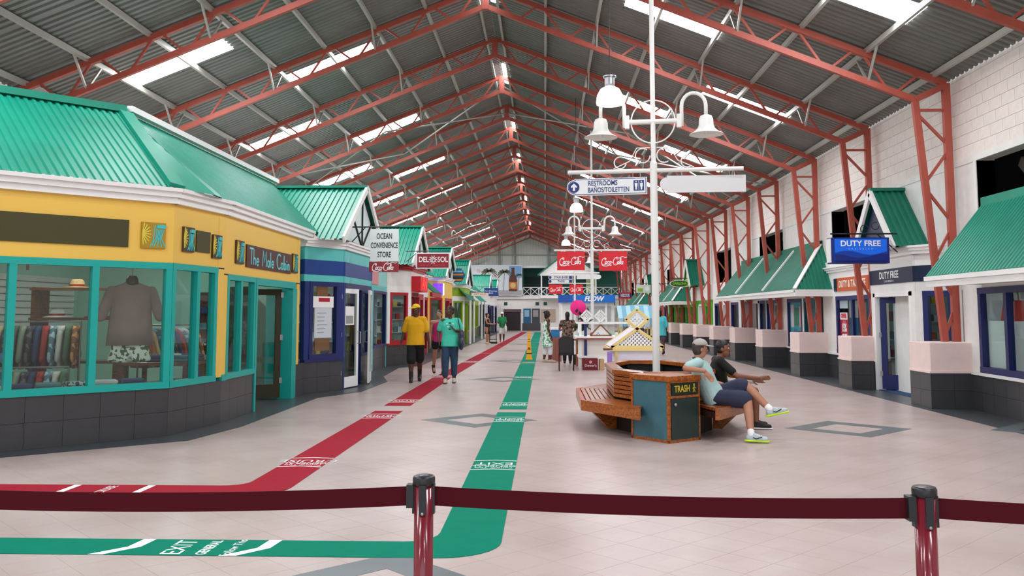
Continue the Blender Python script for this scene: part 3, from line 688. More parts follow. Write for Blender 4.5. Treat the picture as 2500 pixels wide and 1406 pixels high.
# ------------------------------------------------------------------ the projecting gabled bays of the left row
def bay(yc, nm, label, wallm, frm, bands, roofm, hw=2.35, xf=-4.2, xb=-4.82, sill=.62, head=2.25, top=2.95, door=True, gable=WHITE, winfront=None, gz=4.46, cornm=None):
    t = thing('shop', label, 'shop', (-5.5, yc, 0)); 
    pts = [(xb, yc-hw), (xf-.05, yc-hw+1.0), (xf, yc+hw-1.0), (xb, yc+hw)]
    F = [Fac(t, pts[i], pts[i+1]) for i in range(3)]
    for i, f in enumerate(F):
        z = head
        for b, m in bands: f.box('frieze_band', m, -.02, f.L+.02, z, b, -.12, .012 if m in (BLUE, COKE, NAVY) else 0); z = b
        if i != 1 or not door:
            f.tile_base(0, f.L, sill, .45, .31); f.box('window_apron', frm, 0, f.L, sill, sill+.06, -.1, .03)
            f.box('pier', wallm, 0, .14, sill+.06, head, -.12, .004); f.box('pier', wallm, f.L-.14, f.L, sill+.06, head, -.12, .004)
            f.window(.14, f.L-.14, sill+.06, head, [], frm, .09)
        else:
            f.box('pier', wallm, 0, .12, 0, head, -.12, .004); f.box('pier', wallm, f.L-.12, f.L, 0, head, -.12, .004); f.box('door_head', frm, .12, f.L-.12, head-.12, head, -.12, .01)
            f.window(f.L*.62, f.L-.12, sill, head-.12, [], frm, .07); f.tile_base(f.L*.62, f.L-.12, sill, .45, .31); f.box('door_jamb', frm, f.L*.6, f.L*.62, 0, head-.12, -.12, .01)
    fascia(t, pts, top, .17, cornm or WHITE, .12)
    # cross gable
    zr, ze_ = gz, top+.14; half = hw-.05; xfr = xf+.16; sl = math.hypot(half, zr-ze_); Lr = 2.4
    for s in (-1, 1):
        mb = MB(); d = Vector((0, s*half, ze_-zr))
        corr(mb, (xfr, yc, zr), (-1, 0, 0), d, (0, s*(zr-ze_), half), Lr, lambda q: 0, lambda q: sl*(1 if q < .5 else max(0.02, 1-(q-.5)/(Lr-.5)*.98)), .12, .025)
        mb.build('roof_slope', roofm, t)
        MB().bar((xfr-.02, yc, zr), (xfr-.02, yc+s*half, ze_), .05, .14, (0, 0, 1)).build('barge_board', gable if gable is not WHITE else OFFW, t)
    MB().bar((xfr, yc, zr+.03), (xfr-Lr, yc, zr+.03), .24, .06).build('ridge_cap', roofm, t)
    MB().prism([(-half+.1, ze_), (half-.1, ze_), (0, zr-.08)], (xf+.02, yc, 0), (0, 1, 0), Z3, (1, 0, 0), -.06, 0).build('gable_panel', mat('pale_gable', (214, 232, 230), .5), t)
    mb = MB(); 
    for p, q_ in (((-half+.15, ze_+.03), (half-.15, ze_+.03)), ((-half+.15, ze_+.03), (0, zr-.12)), ((half-.15, ze_+.03), (0, zr-.12)), ((0, ze_), (-half*.45, (zr+ze_)/2-.05)), ((0, ze_), (half*.45, (zr+ze_)/2-.05)), ((0, ze_), (0, zr-.1))):
        mb.bar((xf+.03, yc+p[0], p[1]), (xf+.03, yc+q_[0], q_[1]), .03, .05, (1, 0, 0))
    mb.build('gable_lattice', BLACK if gable is WHITE else gable, t)
    return t, F
PA = mat('pale_paper', (206, 214, 220), .7)
blue, FB = bay(20.0, 'shop', 'aqua and royal blue shop with a white glazed door standing open', mat('blue_wall', (14, 40, 112), .5), NAVY, [(2.39, AQUA), (2.69, BLUE), (2.95, AQUA)], TEALR)
# paper notices in the blue shop's angled window
FB[0].box('window_notice', PA, .32, .82, 1.1, 1.85, -.04, -.03); nb = FB[0].box('window_notice', WHITE, .26, .86, 1.72, 1.95, -.03, -.02)
FB[0].box('notice_print', RED, .42, .74, 1.84, 1.92, -.02, -.016, par=nb); FB[0].box('window_notice', mat('brown_card', (140, 92, 56), .8), .36, .78, .84, 1.1, -.06, -.045); FB[0].box('window_notice', mat('brown_card', (140, 92, 56), .8), .4, .7, 1.95, 2.18, -.06, -.045)
for i in range(6): FB[0].box('notice_print', mat('print_grey', (150, 152, 150), .6), .4, .4+.3*(.6+.4*random.random()), 1.2+.08*i, 1.215+.08*i, -.03, -.026, par=nb)
leaf(blue, (-4.3, 18.62), math.radians(78), .86, 2.13, WHITE, notice=True, fw=.1, kick=.22, name='door')
leaf(blue, (-4.12, 20.95), math.radians(-82), .84, 2.13, WHITE, fw=.1, kick=.22, name='door')
# flat stretches of shop front between the bays
def stretch(y0, y1, label, wallm, frm, bands, cols, x=-4.82, sill=.62, head=2.25, top=2.95, doors=(), side=1, cornice=True, base=DTILE):
    t = thing('shop', label, 'shop', (x, (y0+y1)/2, 0)); f = Fac(t, (x, y0), (x, y1), side); z = head
    for b, m in bands: f.box('frieze_band', m, 0, f.L, z, b, -.12, 0); z = b
    cuts = [0]+cols+[f.L]
    for i, (a, b) in enumerate(zip(cuts, cuts[1:])):
        f.box('pier', wallm, a, a+.1, 0, head, -.12, .006); f.box('pier', wallm, b-.1, b, 0, head, -.12, .006)
        if i in doors:
            f.box('door_head', frm, a+.1, b-.1, head-.12, head, -.12, .01); f.box('door_pane', GLASS, a+.2, b-.2, .1, head-.2, -.06, -.05); f.box('door_stile', frm, a+.1, a+.2, 0, head-.12, -.1, 0); f.box('door_stile', frm, b-.2, b-.1, 0, head-.12, -.1, 0); f.box('door_rail', frm, a+.2, b-.2, 0, .18, -.1, 0)
        else:
            f.tile_base(a+.1, b-.1, sill, .45, .31, base); f.window(a+.1, b-.1, sill, head, [], frm, .08)
    if cornice and side > 0: fascia(t, [(x, y0), (x, y1)], top, .17, WHITE, .12)
    return t, f
g1, F1 = stretch(22.4, 26.9, 'aqua shop front with a navy window between the blue and the red shop', AQUA, NAVY, [(2.4, AQUA), (2.95, mat('pale_aqua', (150, 220, 214), .5))], [2.3])
F1.box('poster', mat('pink_poster', (220, 150, 150), .6), 1.2, 3.0, 2.42, 2.78, 0, .03)
red, FR = bay(29.35, 'shop', 'white and red shop with crimson window frames under a teal gable', WHITE, RED, [(2.45, WHITE), (2.95, OFFW)], TEALR, cornm=RED)
FR[1].box('sign_box', COKE, .1, 1.6, 2.3, 2.78, 0, .3); text('AiNi', .5, mat('lit_red', (255, 40, 40), .4, emit=1.2), red, FR[1].at(.85, 2.54, .31), FR[1].u, Z3, bold=.02); text('LIQUOR STORE', .16, CRIM, red, FR[1].at(.85, 2.2, .02), FR[1].u, Z3, bold=.004)
g2, F2 = stretch(31.7, 36.5, 'white shop front with red doors and a small green awning', WHITE, RED, [(2.5, WHITE), (2.95, OFFW)], [1.2, 2.4, 3.6], doors=(1, 3))
aw = MB(); corr(aw, (-4.0, 31.6, 2.35), (0, 1, 0), (-.9, 0, .75), (1, 0, 1), 2.6, lambda s: 0, lambda s: 1.15, .17, .03); aw.build('awning', TEALD, g2); MB().box(-4.1, -4.0, 31.5, 34.3, 2.2, 2.36).build('awning_board', RED, g2)
yel2, FY = bay(38.75, 'shop', 'yellow shop with red doors and a purple neon panel', YEL, RED, [(2.6, YEL), (2.95, YEL)], TEALR)
FY[0].box('neon_panel', mat('purple_neon', (120, 60, 255), .4, emit=.9), .35, .7, 2.35, 2.85, .02, .25); FY[0].box('neon_panel', mat('white_neon', (220, 230, 255), .4, emit=.9), .72, .85, 2.35, 2.85, .02, .22)
g3, F3 = stretch(41.1, 45.9, 'white shop front with a lime band and a red framed door', OFFW, RED, [(2.5, WHITE), (2.95, LIME)], [1.5, 3.2], doors=(1,))
lim, FL_ = bay(48.15, 'shop', 'white fronted shop with lime window frames under the fourth gable', OFFW, LIME, [(2.5, WHITE), (2.95, LIME)], TEALR)
g4, F4 = stretch(50.5, 64.6, 'lime green shop front with white posts far down the left side', mat('lime_wall', (160, 190, 60), .5), LIME, [(2.5, LIME), (2.95, WHITE)], [1.6, 3.2, 4.8, 6.4, 8.0, 9.6, 11.2, 12.6], doors=(3,))
far1, FF1 = bay(66.95, 'shop', 'white and navy shop under the second farthest gable', WHITE, NAVY, [(2.5, WHITE), (2.95, OFFW)], TEALR)
g5, F5 = stretch(69.3, 74.0, 'white shop front between the two farthest gables', WHITE, NAVY, [(2.5, WHITE), (2.95, OFFW)], [1.5, 3.0])
far2, FF2 = bay(76.35, 'shop', 'white and navy shop under the farthest gable on the left', WHITE, NAVY, [(2.5, WHITE), (2.95, OFFW)], TEALR)
struct('wall_left_fill', MB().box(-4.95, -4.9, 78.7, 82.9, 0, 3.0), WHITE)
# small canopies on the lime shops
aw = MB(); corr(aw, (-3.9, 46.3, 2.3), (0, 1, 0), (-.7, 0, .7), (1, 0, 1), 3.6, lambda s: 0, lambda s: 1.0, .17, .03); aw.build('awning', TEALR, lim)
aw = MB(); corr(aw, (-3.95, 54, 2.35), (0, 1, 0), (-.8, 0, .7), (1, 0, 1), 6, lambda s: 0, lambda s: 1.0, .17, .03); aw.build('awning', TEALR, g4)
for yy in (47.0, 49.3, 55.5, 58.5): MB().tube([(-3.95, yy, 0), (-3.95, yy, 2.35)], .06, 10).build('post', WHITE, lim if yy < 50 else g4)
# long main roof behind the gables
mr = MB(); corr(mr, (-4.66, 20.5, 3.14), (0, 1, 0), (RX+4.66, 0, ridge_z-3.14), (1, 0, 1.2), 61.5, lambda s: 0, lambda s: math.hypot(RX+4.66, ridge_z-3.14)*.8, .17, .035)
struct('roof_shop_row', mr, TEALR)
# goods seen through the windows of the left row: simple shelves with coloured packs
def goods_shelf(x0, x1, y, label, face=-1, zs=(.5, .95, 1.4, 1.85), seed=1, axis='x'):
    r = random.Random(seed); t = thing('goods_shelf', label, 'shelf', ((x0+x1)/2, y, 0))
    MB().box(x0, x1, y, y+.04, 0, 2.1).build('back_panel', mat('shelf_panel', (200, 204, 206), .6), t)
    for z in zs:
        MB().box(x0, x1, y-.3, y, z-.03, z).build('shelf_board', mat('shelf_panel', (200, 204, 206), .6), t); x = x0+.03
        while x < x1-.12:
            wd = r.uniform(.08, .16); c = r.choice(CLO+[(230, 200, 40), (40, 110, 60), (230, 230, 235), (160, 30, 60)]); MB().box(x, x+wd, y-.25, y-.08, z, z+r.uniform(.14, .3)).build('pack', mat(f'pack_{c[0]}_{c[1]}', c, .5), t); x += wd+.03
goods_shelf(-6.8, -4.9, 21.6, 'stocked shelf seen through the blue shop window', seed=2)
goods_shelf(-7.2, -5.0, 26.3, 'stocked shelf seen through the navy window', seed=3)
goods_shelf(-7.2, -5.0, 31.2, 'stocked shelf seen through the red framed window', seed=4)
strip((-6.2, 20, 2.96), 1.4, 'strip light inside the blue shop'); strip((-6.2, 29.3, 2.96), 1.4, 'strip light inside the red shop'); strip((-6.2, 36, 2.96), 1.4, 'strip light behind the red doors'); strip((-6.2, 44, 2.96), 1.4, 'strip light behind the lime band')
struct('wall_partition', MB().box(-9.4, -5.0, 22.3, 22.36, 0, 2.95).box(-9.4, -5.0, 31.65, 31.7, 0, 2.95).box(-9.4, -5, 41.05, 41.1, 0, 2.95).box(-9.4, -5, 50.45, 50.5, 0, 2.95), mat('partition_wall', (190, 196, 196), .8))
# ================================================================== RIGHT ROW
def awning(y0, y1, label, hip=0.0, splits=(), ex=6.3, ez_=2.2, tx_=7.24, tz=3.36, roofm=TEALD, near_open=True):
    """lean-to roof of ribbed sheet over the shop fronts; its near end may be hipped"""
    t = thing('awning_roof', label, 'awning', (6.8, y0, 0)); v = Vector((tx_-ex, 0, tz-ez_)); L = v.length
    mb = MB(); corr(mb, (ex, y0, ez_), (0, 1, 0), v, (-1, 0, .6), y1-y0, lambda s: 0, lambda s: L*(min(1, s/hip+.02) if hip else 1), .105, .022); mb.build('roof_slope', roofm, t)
    MB().bar((tx_, y0+hip, tz+.03), (tx_, y1, tz+.03), .02, .2).build('ridge_flashing', roofm, t); MB().bar((tx_+.1, y0+hip, tz+.14), (tx_+.1, y1, tz+.14), .22, .02).build('ridge_flashing', roofm, t)
    if hip:
        mb = MB(); wv = Vector((0, hip, tz-ez_)); corr(mb, (ex, y0, ez_), (1, 0, 0), wv, (0, -1, .6), WX-ex, lambda s: 0, lambda s: wv.length*min(1, s/(tx_-ex)), .105, .022); mb.build('roof_slope', roofm, t)
        MB().bar((ex, y0, ez_+.03), (tx_, y0+hip, tz+.05), .1, .03, (-1, -1, 1)).build('hip_cap', WHITE, t)
    for s in splits: MB().bar((ex-.01, s, ez_+.05), (tx_, s+.02, tz+.05), .09, .05, (-1, 0, 1)).build('flashing_strip', WHITE, t); MB().bar((ex+.03, s+.11, ez_+.02), (tx_, s+.14, tz+.02), .1, .05, (-1, 0, 1)).build('flashing_gap', mat('dark_gap', (30, 40, 36), .7), t)
    mb = MB(); mb.box(ex-.02, ex+.06, y0, y1, ez_-.17, ez_-.02).box(ex-.05, ex+.04, y0, y1, ez_-.07, ez_-.0); mb.build('fascia_board', WHITE, t)
    MB().box(ex+.06, WX, y0, y1, ez_-.13, ez_-.09).build('soffit', OFFW, t)
    if hip: MB().box(ex, WX, y0-.04, y0+.04, ez_-.17, ez_-.0).build('fascia_board', WHITE, t)
    return t
awning(9.6, 14.85, 'long teal ribbed awning at the right edge above the nearest right shop', roofm=TEALR)
awning(22.6, 32.8, 'deep green awning in three bays above the poster windows', hip=.9, splits=(25.9, 29.5))
awning(44.2, 51.5, 'green awning over the lime green shop front on the right', hip=.9, splits=(47.5,))
awning(60.5, 70, 'small green awning far down the right side', hip=.9, splits=(64,))
def dormer(yc, label, facem=NAVYD, ex=6.72, hw=1.12, zb=2.86, zt=4.08, barge=WHITE):
    t = thing('dormer_roof', label, 'dormer', (7.0, yc, 0))
    for s in (-1, 1):
        d = Vector((0, s*hw, zb-zt)); mb = MB(); corr(mb, (ex-.1, yc, zt), (1, 0, 0), d, (0, s*(zt-zb), hw), WX-ex+.1, lambda q_: 0, lambda q_: d.length, .12, .025); mb.build('roof_slope', TEALD, t)
        MB().bar((ex-.09, yc, zt-.03), (ex-.09, yc+s*hw, zb-.03), .05, .15).build('barge_board', barge, t)
    MB().bar((ex-.1, yc, zt+.03), (WX, yc, zt+.03), .16, .06).build('ridge_cap', TEALD, t)
    MB().prism([(-hw+.12, zb), (hw-.12, zb), (0, zt-.14)], (ex, yc, 0), (0, 1, 0), Z3, (1, 0, 0), 0, .05).build('gable_panel', facem, t)
    return t
dormer(18.15, 'steep green dormer with navy face above the duty free door'); dormer(41.9, 'steep green dormer with lime face above the oval sign', mat('lime_gable', (170, 210, 110), .5)); dormer(58.0, 'steep green dormer farther down the right side', LIME)
def rshop(label, pts, specs, header, head=2.02, sill=.6):
    """right hand shop: pts run away from the camera; specs per segment: list of (a0, a1, kind, frame)"""
    t = thing('shop', label, 'shop', (7.2, (pts[0][1]+pts[-1][1])/2, 0)); F = []
    for i in range(len(pts)-1):
        f = Fac(t, pts[i], pts[i+1], -1); F.append(f); z = head
        for b, m in header: f.box('header_band', m, -.02, f.L+.02, z, b, -.12, .015 if m is NAVYD else 0); z = b
        last = 0.0
        for a0, a1, kind, fm in specs[i]+[(f.L, f.L, 'end', None)]:
            if a0-last > .02: f.tile_base(last, a0, sill, .42, .3); f.box('pier', OFFW, last, a0, sill, head, -.12, 0); f.box('sill_trim', WHITE, last, a0, sill-.02, sill+.03, -.1, .03)
            if kind == 'win': f.tile_base(a0, a1, sill, .42, .3); f.box('sill_trim', WHITE, a0, a1, sill-.02, sill+.03, -.1, .04); f.window(a0, a1, sill+.03, head, ([1.9, 3.52] if a1-a0 > 4 else ([(a0+a1)/2] if a1-a0 > 1.5 else [])), fm, .1)
            elif kind == 'door':
                f.box('door_jamb', WHITE, a0, a0+.1, 0, head, -.16, .02); f.box('door_jamb', WHITE, a1-.1, a1, 0, head, -.16, .02); f.box('door_head', WHITE, a0, a1, head-.08, head, -.16, .02)
                f.box('threshold', mat('blue_mat', (20, 60, 100), .9), a0+.1, a1-.1, 0, .01, -.8, .0)
            last = a1
    return t, F
R0, FR0 = rshop('white shop with navy windows and a red handbag on show, at the right edge', [(6.93, 10.5), (7.22, 15.6)], [[(.2, 4.5, 'win', NAVY)]], [(2.6, OFFW)])
R1, FR1 = rshop('white duty free shop with a navy header band and an open glazed door', [(7.55, 16.35), (7.0, 17.05), (7.0, 19.3)], [[(.16, .74, 'win', NAVY)], [(.15, 2.1, 'door', NAVY)]], [(2.2, OFFW), (2.5, NAVYD), (2.86, WHITE)])
fx = [(7.5, 16.3), (6.98, 17.0), (6.98, 19.35)]
fascia(R1, fx[::-1], 2.72, .16, WHITE, .12)
f = FR1[1]; text('DUTY FREE', .2, WHITE, R1, f.at(1.2, 2.37, .017), f.tx(), Z3, bold=.004); text('CARIBBEAN', .055, WHITE, R1, f.at(1.2, 2.25, .017), f.tx(), Z3, spacing=1.9)
leaf(R1, (7.07, 19.0), math.radians(-42), .95, 1.93, NAVY, fw=.12, kick=.3)
MB().box(7.3, 7.34, 18.0, 18.9, 0, 2.5).build('inner_panel', OFFW, R1)
R2, FR2 = rshop('white shop front with posters and an orange sign between two pedestals', [(7.24, 19.3), (7.24, 23.3)], [[(.75, 3.05, 'win', NAVY)]], [(2.2, OFFW), (2.55, WHITE), (2.9, WHITE)])
f = FR2[0]; f.p = f.p+f.u*.3; sg = f.box('sign_board', mat('orange_board', (206, 92, 30), .45), .45, 2.55, 2.14, 2.46, 0, .03); f.box('sign_end', NAVYD, 2.6, 2.8, 2.14, 2.46, 0, .03)
text('DUTY & TAX FREE', .235, WHITE, sg, f.at(1.5, 2.3, .03), f.tx(), Z3, bold=.004, sx=.95)
fascia(R2, [(7.24, 23.2), (7.24, 19.7)], 2.62, .14, WHITE, .1)
def poster(f, a0, a1, z0, z1, m, par=None, c=.014): return f.box('poster', m, a0, a1, z0, z1, c-.01-.06, c-.06)
PR = mat('red_poster', (206, 14, 52), .5)
p = poster(f, 2.05, 2.62, .68, 1.72, PR); poster(f, 2.05, 2.62, 1.6, 1.98, mat('poster_white', (214, 220, 232), .5))
f.box('poster_print', WHITE, 2.08, 2.6, 1.45, 1.62, -.045, -.04)
text('15%\nOFF', .26, WHITE, p, f.at(2.33, 1.12, -.044), f.tx(), Z3, bold=.01, sx=.8); text('OFFER', .15, PR, p, f.at(2.33, 1.535, -.038), f.tx(), Z3, bold=.006, sx=.9); text('2020', .11, mat('poster_pink', (240, 150, 170), .5), p, f.at(2.33, 1.38, -.044), f.tx(), Z3)
poster(f, 1.35, 1.95, 1.5, 1.95, mat('poster_grey', (150, 150, 146), .5)); poster(f, 1.35, 1.95, 1.0, 1.5, mat('poster_blue', (20, 70, 110), .5)); poster(f, 1.35, 1.95, .68, 1.0, mat('poster_cyan', (30, 120, 170), .5))
fp = poster(f, .6, 1.3, .9, 1.95, mat('poster_dark', (40, 44, 44), .5)); f.box('poster_figure', mat('poster_skin', (150, 150, 146), .5), .8, 1.15, 1.15, 1.85, -.046, -.042, par=fp)
R3, FR3 = rshop('white shop front with large teal and portrait posters under the three bay awning', [(7.24, 23.3), (7.24, 23.9), (7.24, 33.2)], [[(.08, .56, 'win', mat('teal_panel', (10, 90, 100), .5))], [(.15, 1.2, 'win', mat('teal_panel', (10, 90, 100), .5)), (1.4, 2.89, 'win', NAVY), (3.9, 5.38, 'win', NAVY), (5.5, 6.3, 'win', NAVY), (6.4, 7.6, 'door', NAVY), (7.9, 9.1, 'win', NAVY)]], [(2.2, OFFW), (2.5, WHITE)])
f = FR3[1]; poster(f, .25, 1.1, .72, 1.95, mat('teal_panel', (10, 90, 100), .5)); pp = poster(f, 1.5, 2.8, .72, 1.95, mat('teal_poster', (60, 176, 196), .5))
for i, (a, z, w_, h_, c) in enumerate([(.5, .75, .5, .35, (70, 60, 110)), (1.1, .75, .35, .4, (30, 110, 160)), (.6, 1.2, .25, .6, (220, 150, 150)), (.95, 1.25, .4, .5, (40, 120, 90)), (1.4, 1.2, .3, .65, (210, 200, 210)), (1.45, .8, .3, .25, (190, 90, 60))]): f.box('poster_print', mat(f'pprint_{i}', c, .5), a+.98, a+.98+w_, z, z+h_, -.045, -.04, par=pp)
pp = poster(f, 4.0, 4.6, .72, 1.95, mat('portrait_grey', (176, 172, 172), .5)); f.box('poster_figure', mat('portrait_dark', (70, 64, 62), .5), 4.12, 4.45, 1.3, 1.85, -.045, -.04, par=pp); poster(f, 4.65, 5.28, .72, 1.95, mat('poster_deepblue', (16, 50, 130), .5))
poster(f, 5.6, 6.2, .72, 1.95, mat('poster_dark', (40, 44, 44), .5)); poster(f, 8.0, 9.0, .72, 1.95, mat('poster_rose', (150, 90, 100), .5))
f.box('floor_notice', WHITE, .85, 1.0, .25, .5, .0, .012)
R4, FR4 = rshop('white shop front with navy windows and a white door before the lime shop', [(7.24, 33.2), (7.24, 38.5)], [[(.3, 1.6, 'win', NAVY), (2.0, 3.2, 'door', NAVY), (3.5, 4.9, 'win', NAVY)]], [(2.2, OFFW), (2.86, WHITE)])
R5, FR5 = rshop('lime green framed shop front below the oval sign', [(7.24, 38.5), (7.24, 52.2)], [[(.3, 1.8, 'win', GREEN), (2.2, 3.6, 'door', GREEN), (4.0, 6.0, 'win', GREEN), (6.4, 8.4, 'win', GREEN), (8.8, 10.8, 'win', GREEN), (11.2, 13.2, 'win', GREEN)]], [(2.2, GREEN), (2.5, WHITE), (2.86, OFFW)])
for a in (.15, 2.0, 3.8, 6.2, 8.6, 11.0, 13.4): FR5[0].box('green_post', GREEN, a-.12, a+.12, 0, 2.1, 0, .05)
R6, FR6 = rshop('white and red shop front far down the right side', [(7.24, 52.2), (7.24, 66)], [[(.3+1.9*k, 1.9+1.9*k, 'win', RED if k % 2 else NAVY) for k in range(7)]], [(2.5, WHITE), (2.86, OFFW)])
R7, FR7 = rshop('white shop front at the far end of the right side', [(7.24, 66), (7.24, 82.5)], [[(.3+2.2*k, 2.2+2.2*k, 'win', NAVY) for k in range(7)]], [(2.5, WHITE), (2.86, OFFW)])
# rooms behind the right hand windows
RI = mat('pale_room_wall', (214, 216, 220), .8)
struct('wall_room', MB().box(10.6, 10.7, 9, 33, 0, 2.6).box(7.7, 10.6, 15.9, 16.0, 0, 2.6).box(7.75, 10.6, 23.2, 23.3, 0, 2.6).box(7.6, 10.6, 33.2, 33.3, 0, 2.6).box(10.6, 10.7, 33, 82, 0, 2.6), RI)
struct('ceiling_room', MB().box(7.62, 10.7, 9, 82, 2.56, 2.62), RI)
for i, (y, nm) in enumerate(((13.4, 'behind the handbag window'), (18.4, 'behind the duty free door'), (26.5, 'behind the poster windows'), (40.5, 'behind the lime shop front'))): strip((9.2, y, 2.56), 1.5, f'strip light {nm}')
# handbag display in the nearest right window
dsp = thing('display_counter', 'white and glass display counter in the right edge shop window', 'counter', (8.1, 13.4, 0))
MB().box(7.28, 7.75, 14.1, 14.92, 0, 1.48).build('plinth', WHITE, dsp); MB().box(7.45, 8.1, 15.0, 15.7, 0, .45).build('plinth', WHITE, dsp); MB().box(7.5, 8.05, 15.05, 15.65, .45, .95).build('glass_case', GLASS, dsp); MB().box(7.45, 8.1, 15.0, 15.7, .95, .98).build('glass_case_top', STEELG, dsp)
def handbag(loc, m, label, s=1.0, rz=0):
    t = thing('handbag', label, 'handbag', loc, rz)
    mb = MB(); b = len(mb.v); mb.add([(-.08*s, -.2*s, 0), (.08*s, -.2*s, 0), (.08*s, .2*s, 0), (-.08*s, .2*s, 0), (-.045*s, -.17*s, .28*s), (.045*s, -.17*s, .28*s), (.045*s, .17*s, .28*s), (-.045*s, .17*s, .28*s)], [(0, 3, 2, 1), (4, 5, 6, 7), (0, 1, 5, 4), (1, 2, 6, 5), (2, 3, 7, 6), (3, 0, 4, 7)]); mb.build('body', m, t, world=False, bevel=.012)
    for sx in (-.035, .035): MB().tube([(sx*s, -.09*s, .26*s)]+[(sx*s, .09*s*math.cos(a), (.3+.13*math.sin(a))*s) for a in [PI-PI*k/8 for k in range(9)]]+[(sx*s, .09*s, .26*s)], .01*s, 8).build('strap', BLACK, t, world=False)
    MB().ell((-.068*s, 0, .2*s), (.012, .03*s, .03*s), 10, 6).build('clasp', STEELG, t, world=False)
handbag((7.42, 14.36, 1.48), mat('red_leather', (206, 46, 32), .4), 'red leather handbag with black straps in the right edge shop window', 1.15)
handbag((7.58, 14.72, 1.48), mat('blue_leather', (60, 110, 180), .4), 'blue and white bag beside the red handbag', .8)
handbag((9.2, 17.4, 1.0), mat('azure_leather', (30, 120, 190), .4), 'azure bag seen between the steel column legs', 1.1)
dc = thing('display_counter', 'white counter inside the duty free shop', 'counter', (9.2, 17.4, 0)); MB().box(8.7, 9.7, 16.9, 17.9, 0, .96).build('plinth', WHITE, dc); MB().box(8.68, 9.72, 16.88, 17.92, .96, 1.0).build('top', STEELG, dc)
goods_shelf(8.0, 10.2, 23.1, 'stocked shelf seen past the posters', seed=8); goods_shelf(8.3, 10.4, 15.8, 'stocked shelf behind the handbags', seed=9)
# ------------------------------------------------------------------ pedestals under the steel columns
for i, yf in enumerate(YF[1:16]):
    t = thing('column_pedestal', f'{ordinal(i)} pink and charcoal tiled pedestal along the right shop fronts', 'pedestal', (6.9, yf, 0), group='column pedestals on the right')
    x0, x1, y0, y1 = 6.5, 7.28, yf-.42, yf+.42
    MB().box(x0+.012, x1, y0+.012, y1, 0, .6).build('tile_core', DGROUT, t)
    tiles(t, (x0, y0+.012, 0), (1, 0, 0), Z3, (0, -1, 0), x1-x0, .6, .39, .3, DTILE); tiles(t, (x0+.012, y1, 0), (0, -1, 0), Z3, (-1, 0, 0), y1-y0, .6, .42, .3, DTILE)
    MB().box(x0, x1, y0, y1, .62, 1.11).build('plaster_block', PINK, t, bevel=.012); MB().box(x0-.015, x1, y0-.015, y1+.01, .595, .63).build('trim', PINK, t)
# ------------------------------------------------------------------ end wall of the hall
EY = 83.0
SID = mat('pale_siding', (214, 222, 216), .6)
ew = thing('end_building', 'white two storey end building with a green balcony recess', 'building', (-1.3, EY, 0))
MB().box(XL, -2.1, EY, EY+.3, 0, 3.05).box(-2.1, 12, EY, EY+.3, 0, 3.05).build('lower_wall', OFFW, ew)
MB().box(XL, 7.4, EY-.25, EY+.3, 2.95, 3.2).build('balcony_slab', WHITE, ew)
MB().box(-2.1, 7.4, EY+2.9, EY+3.0, 3.2, 6).build('recess_wall', DGREEN, ew); MB().box(-2.1, -2.0, EY, EY+3, 3.2, 6).build('recess_wall', DGREEN, ew); MB().box(-2.1, 7.4, EY+.3, EY+3, 5.9, 6).build('recess_wall', DGREEN, ew)
MB().box(-1.9, 0.4, EY+2.85, EY+2.92, 3.2, 5.1).build('recess_door', mat('dark_green_door', (8, 40, 40), .6), ew); MB().box(XL, -2.1, EY, EY+.3, 3.2, 6.1).build('upper_wall', OFFW, ew)
sd = MB(); corr(sd, (XL, EY+.1, 6.0), (1, 0, 0), (0, 0, 1), (0, -1, 0), XE-XL, lambda s: 0, lambda s: max(.05, roofz(XL+s)-6.0), .25, .04); sd.build('siding', SID, ew)
MB().box(-2.2, 7.3, EY-.1, EY+.1, 5.85, 6.05).build('fascia', WHITE, ew)
for x in (-4.2, -2.8, .4): MB().box(x-.07, x+.07, EY-.15, EY+.05, 6.0, roofz(x)-.1).build('siding_post', mat('grey_post', (150, 154, 146), .6), ew)
MB().box(XL, XE, EY-.1, EY+.05, 7.0, 7.1).build('siding_rail', mat('grey_post', (150, 154, 146), .6), ew)
k = 0
for x in [-2.05+1.5*i for i in range(7)]:
    MB().box(x-.04, x+.04, EY-.15, EY-.07, 3.2, 4.05).build('rail_post', WHITE, ew)
    if x < 6.5:
        for a, b in ((3.27, 4.0), (4.0, 3.27)): MB().bar((x, EY-.11, a), (x+.75, EY-.11, b), .05, .05).build('rail_cross', WHITE, ew); MB().bar((x+.75, EY-.11, a), (x+1.5, EY-.11, b), .05, .05).build('rail_cross', WHITE, ew)
        MB().box(x+.72, x+.78, EY-.14, EY-.08, 3.2, 4.05).build('rail_post', WHITE, ew)
for z in (3.25, 4.02): MB().box(-2.1, 7.0, EY-.15, EY-.07, z-.035, z+.035).build('rail_bar', WHITE, ew)
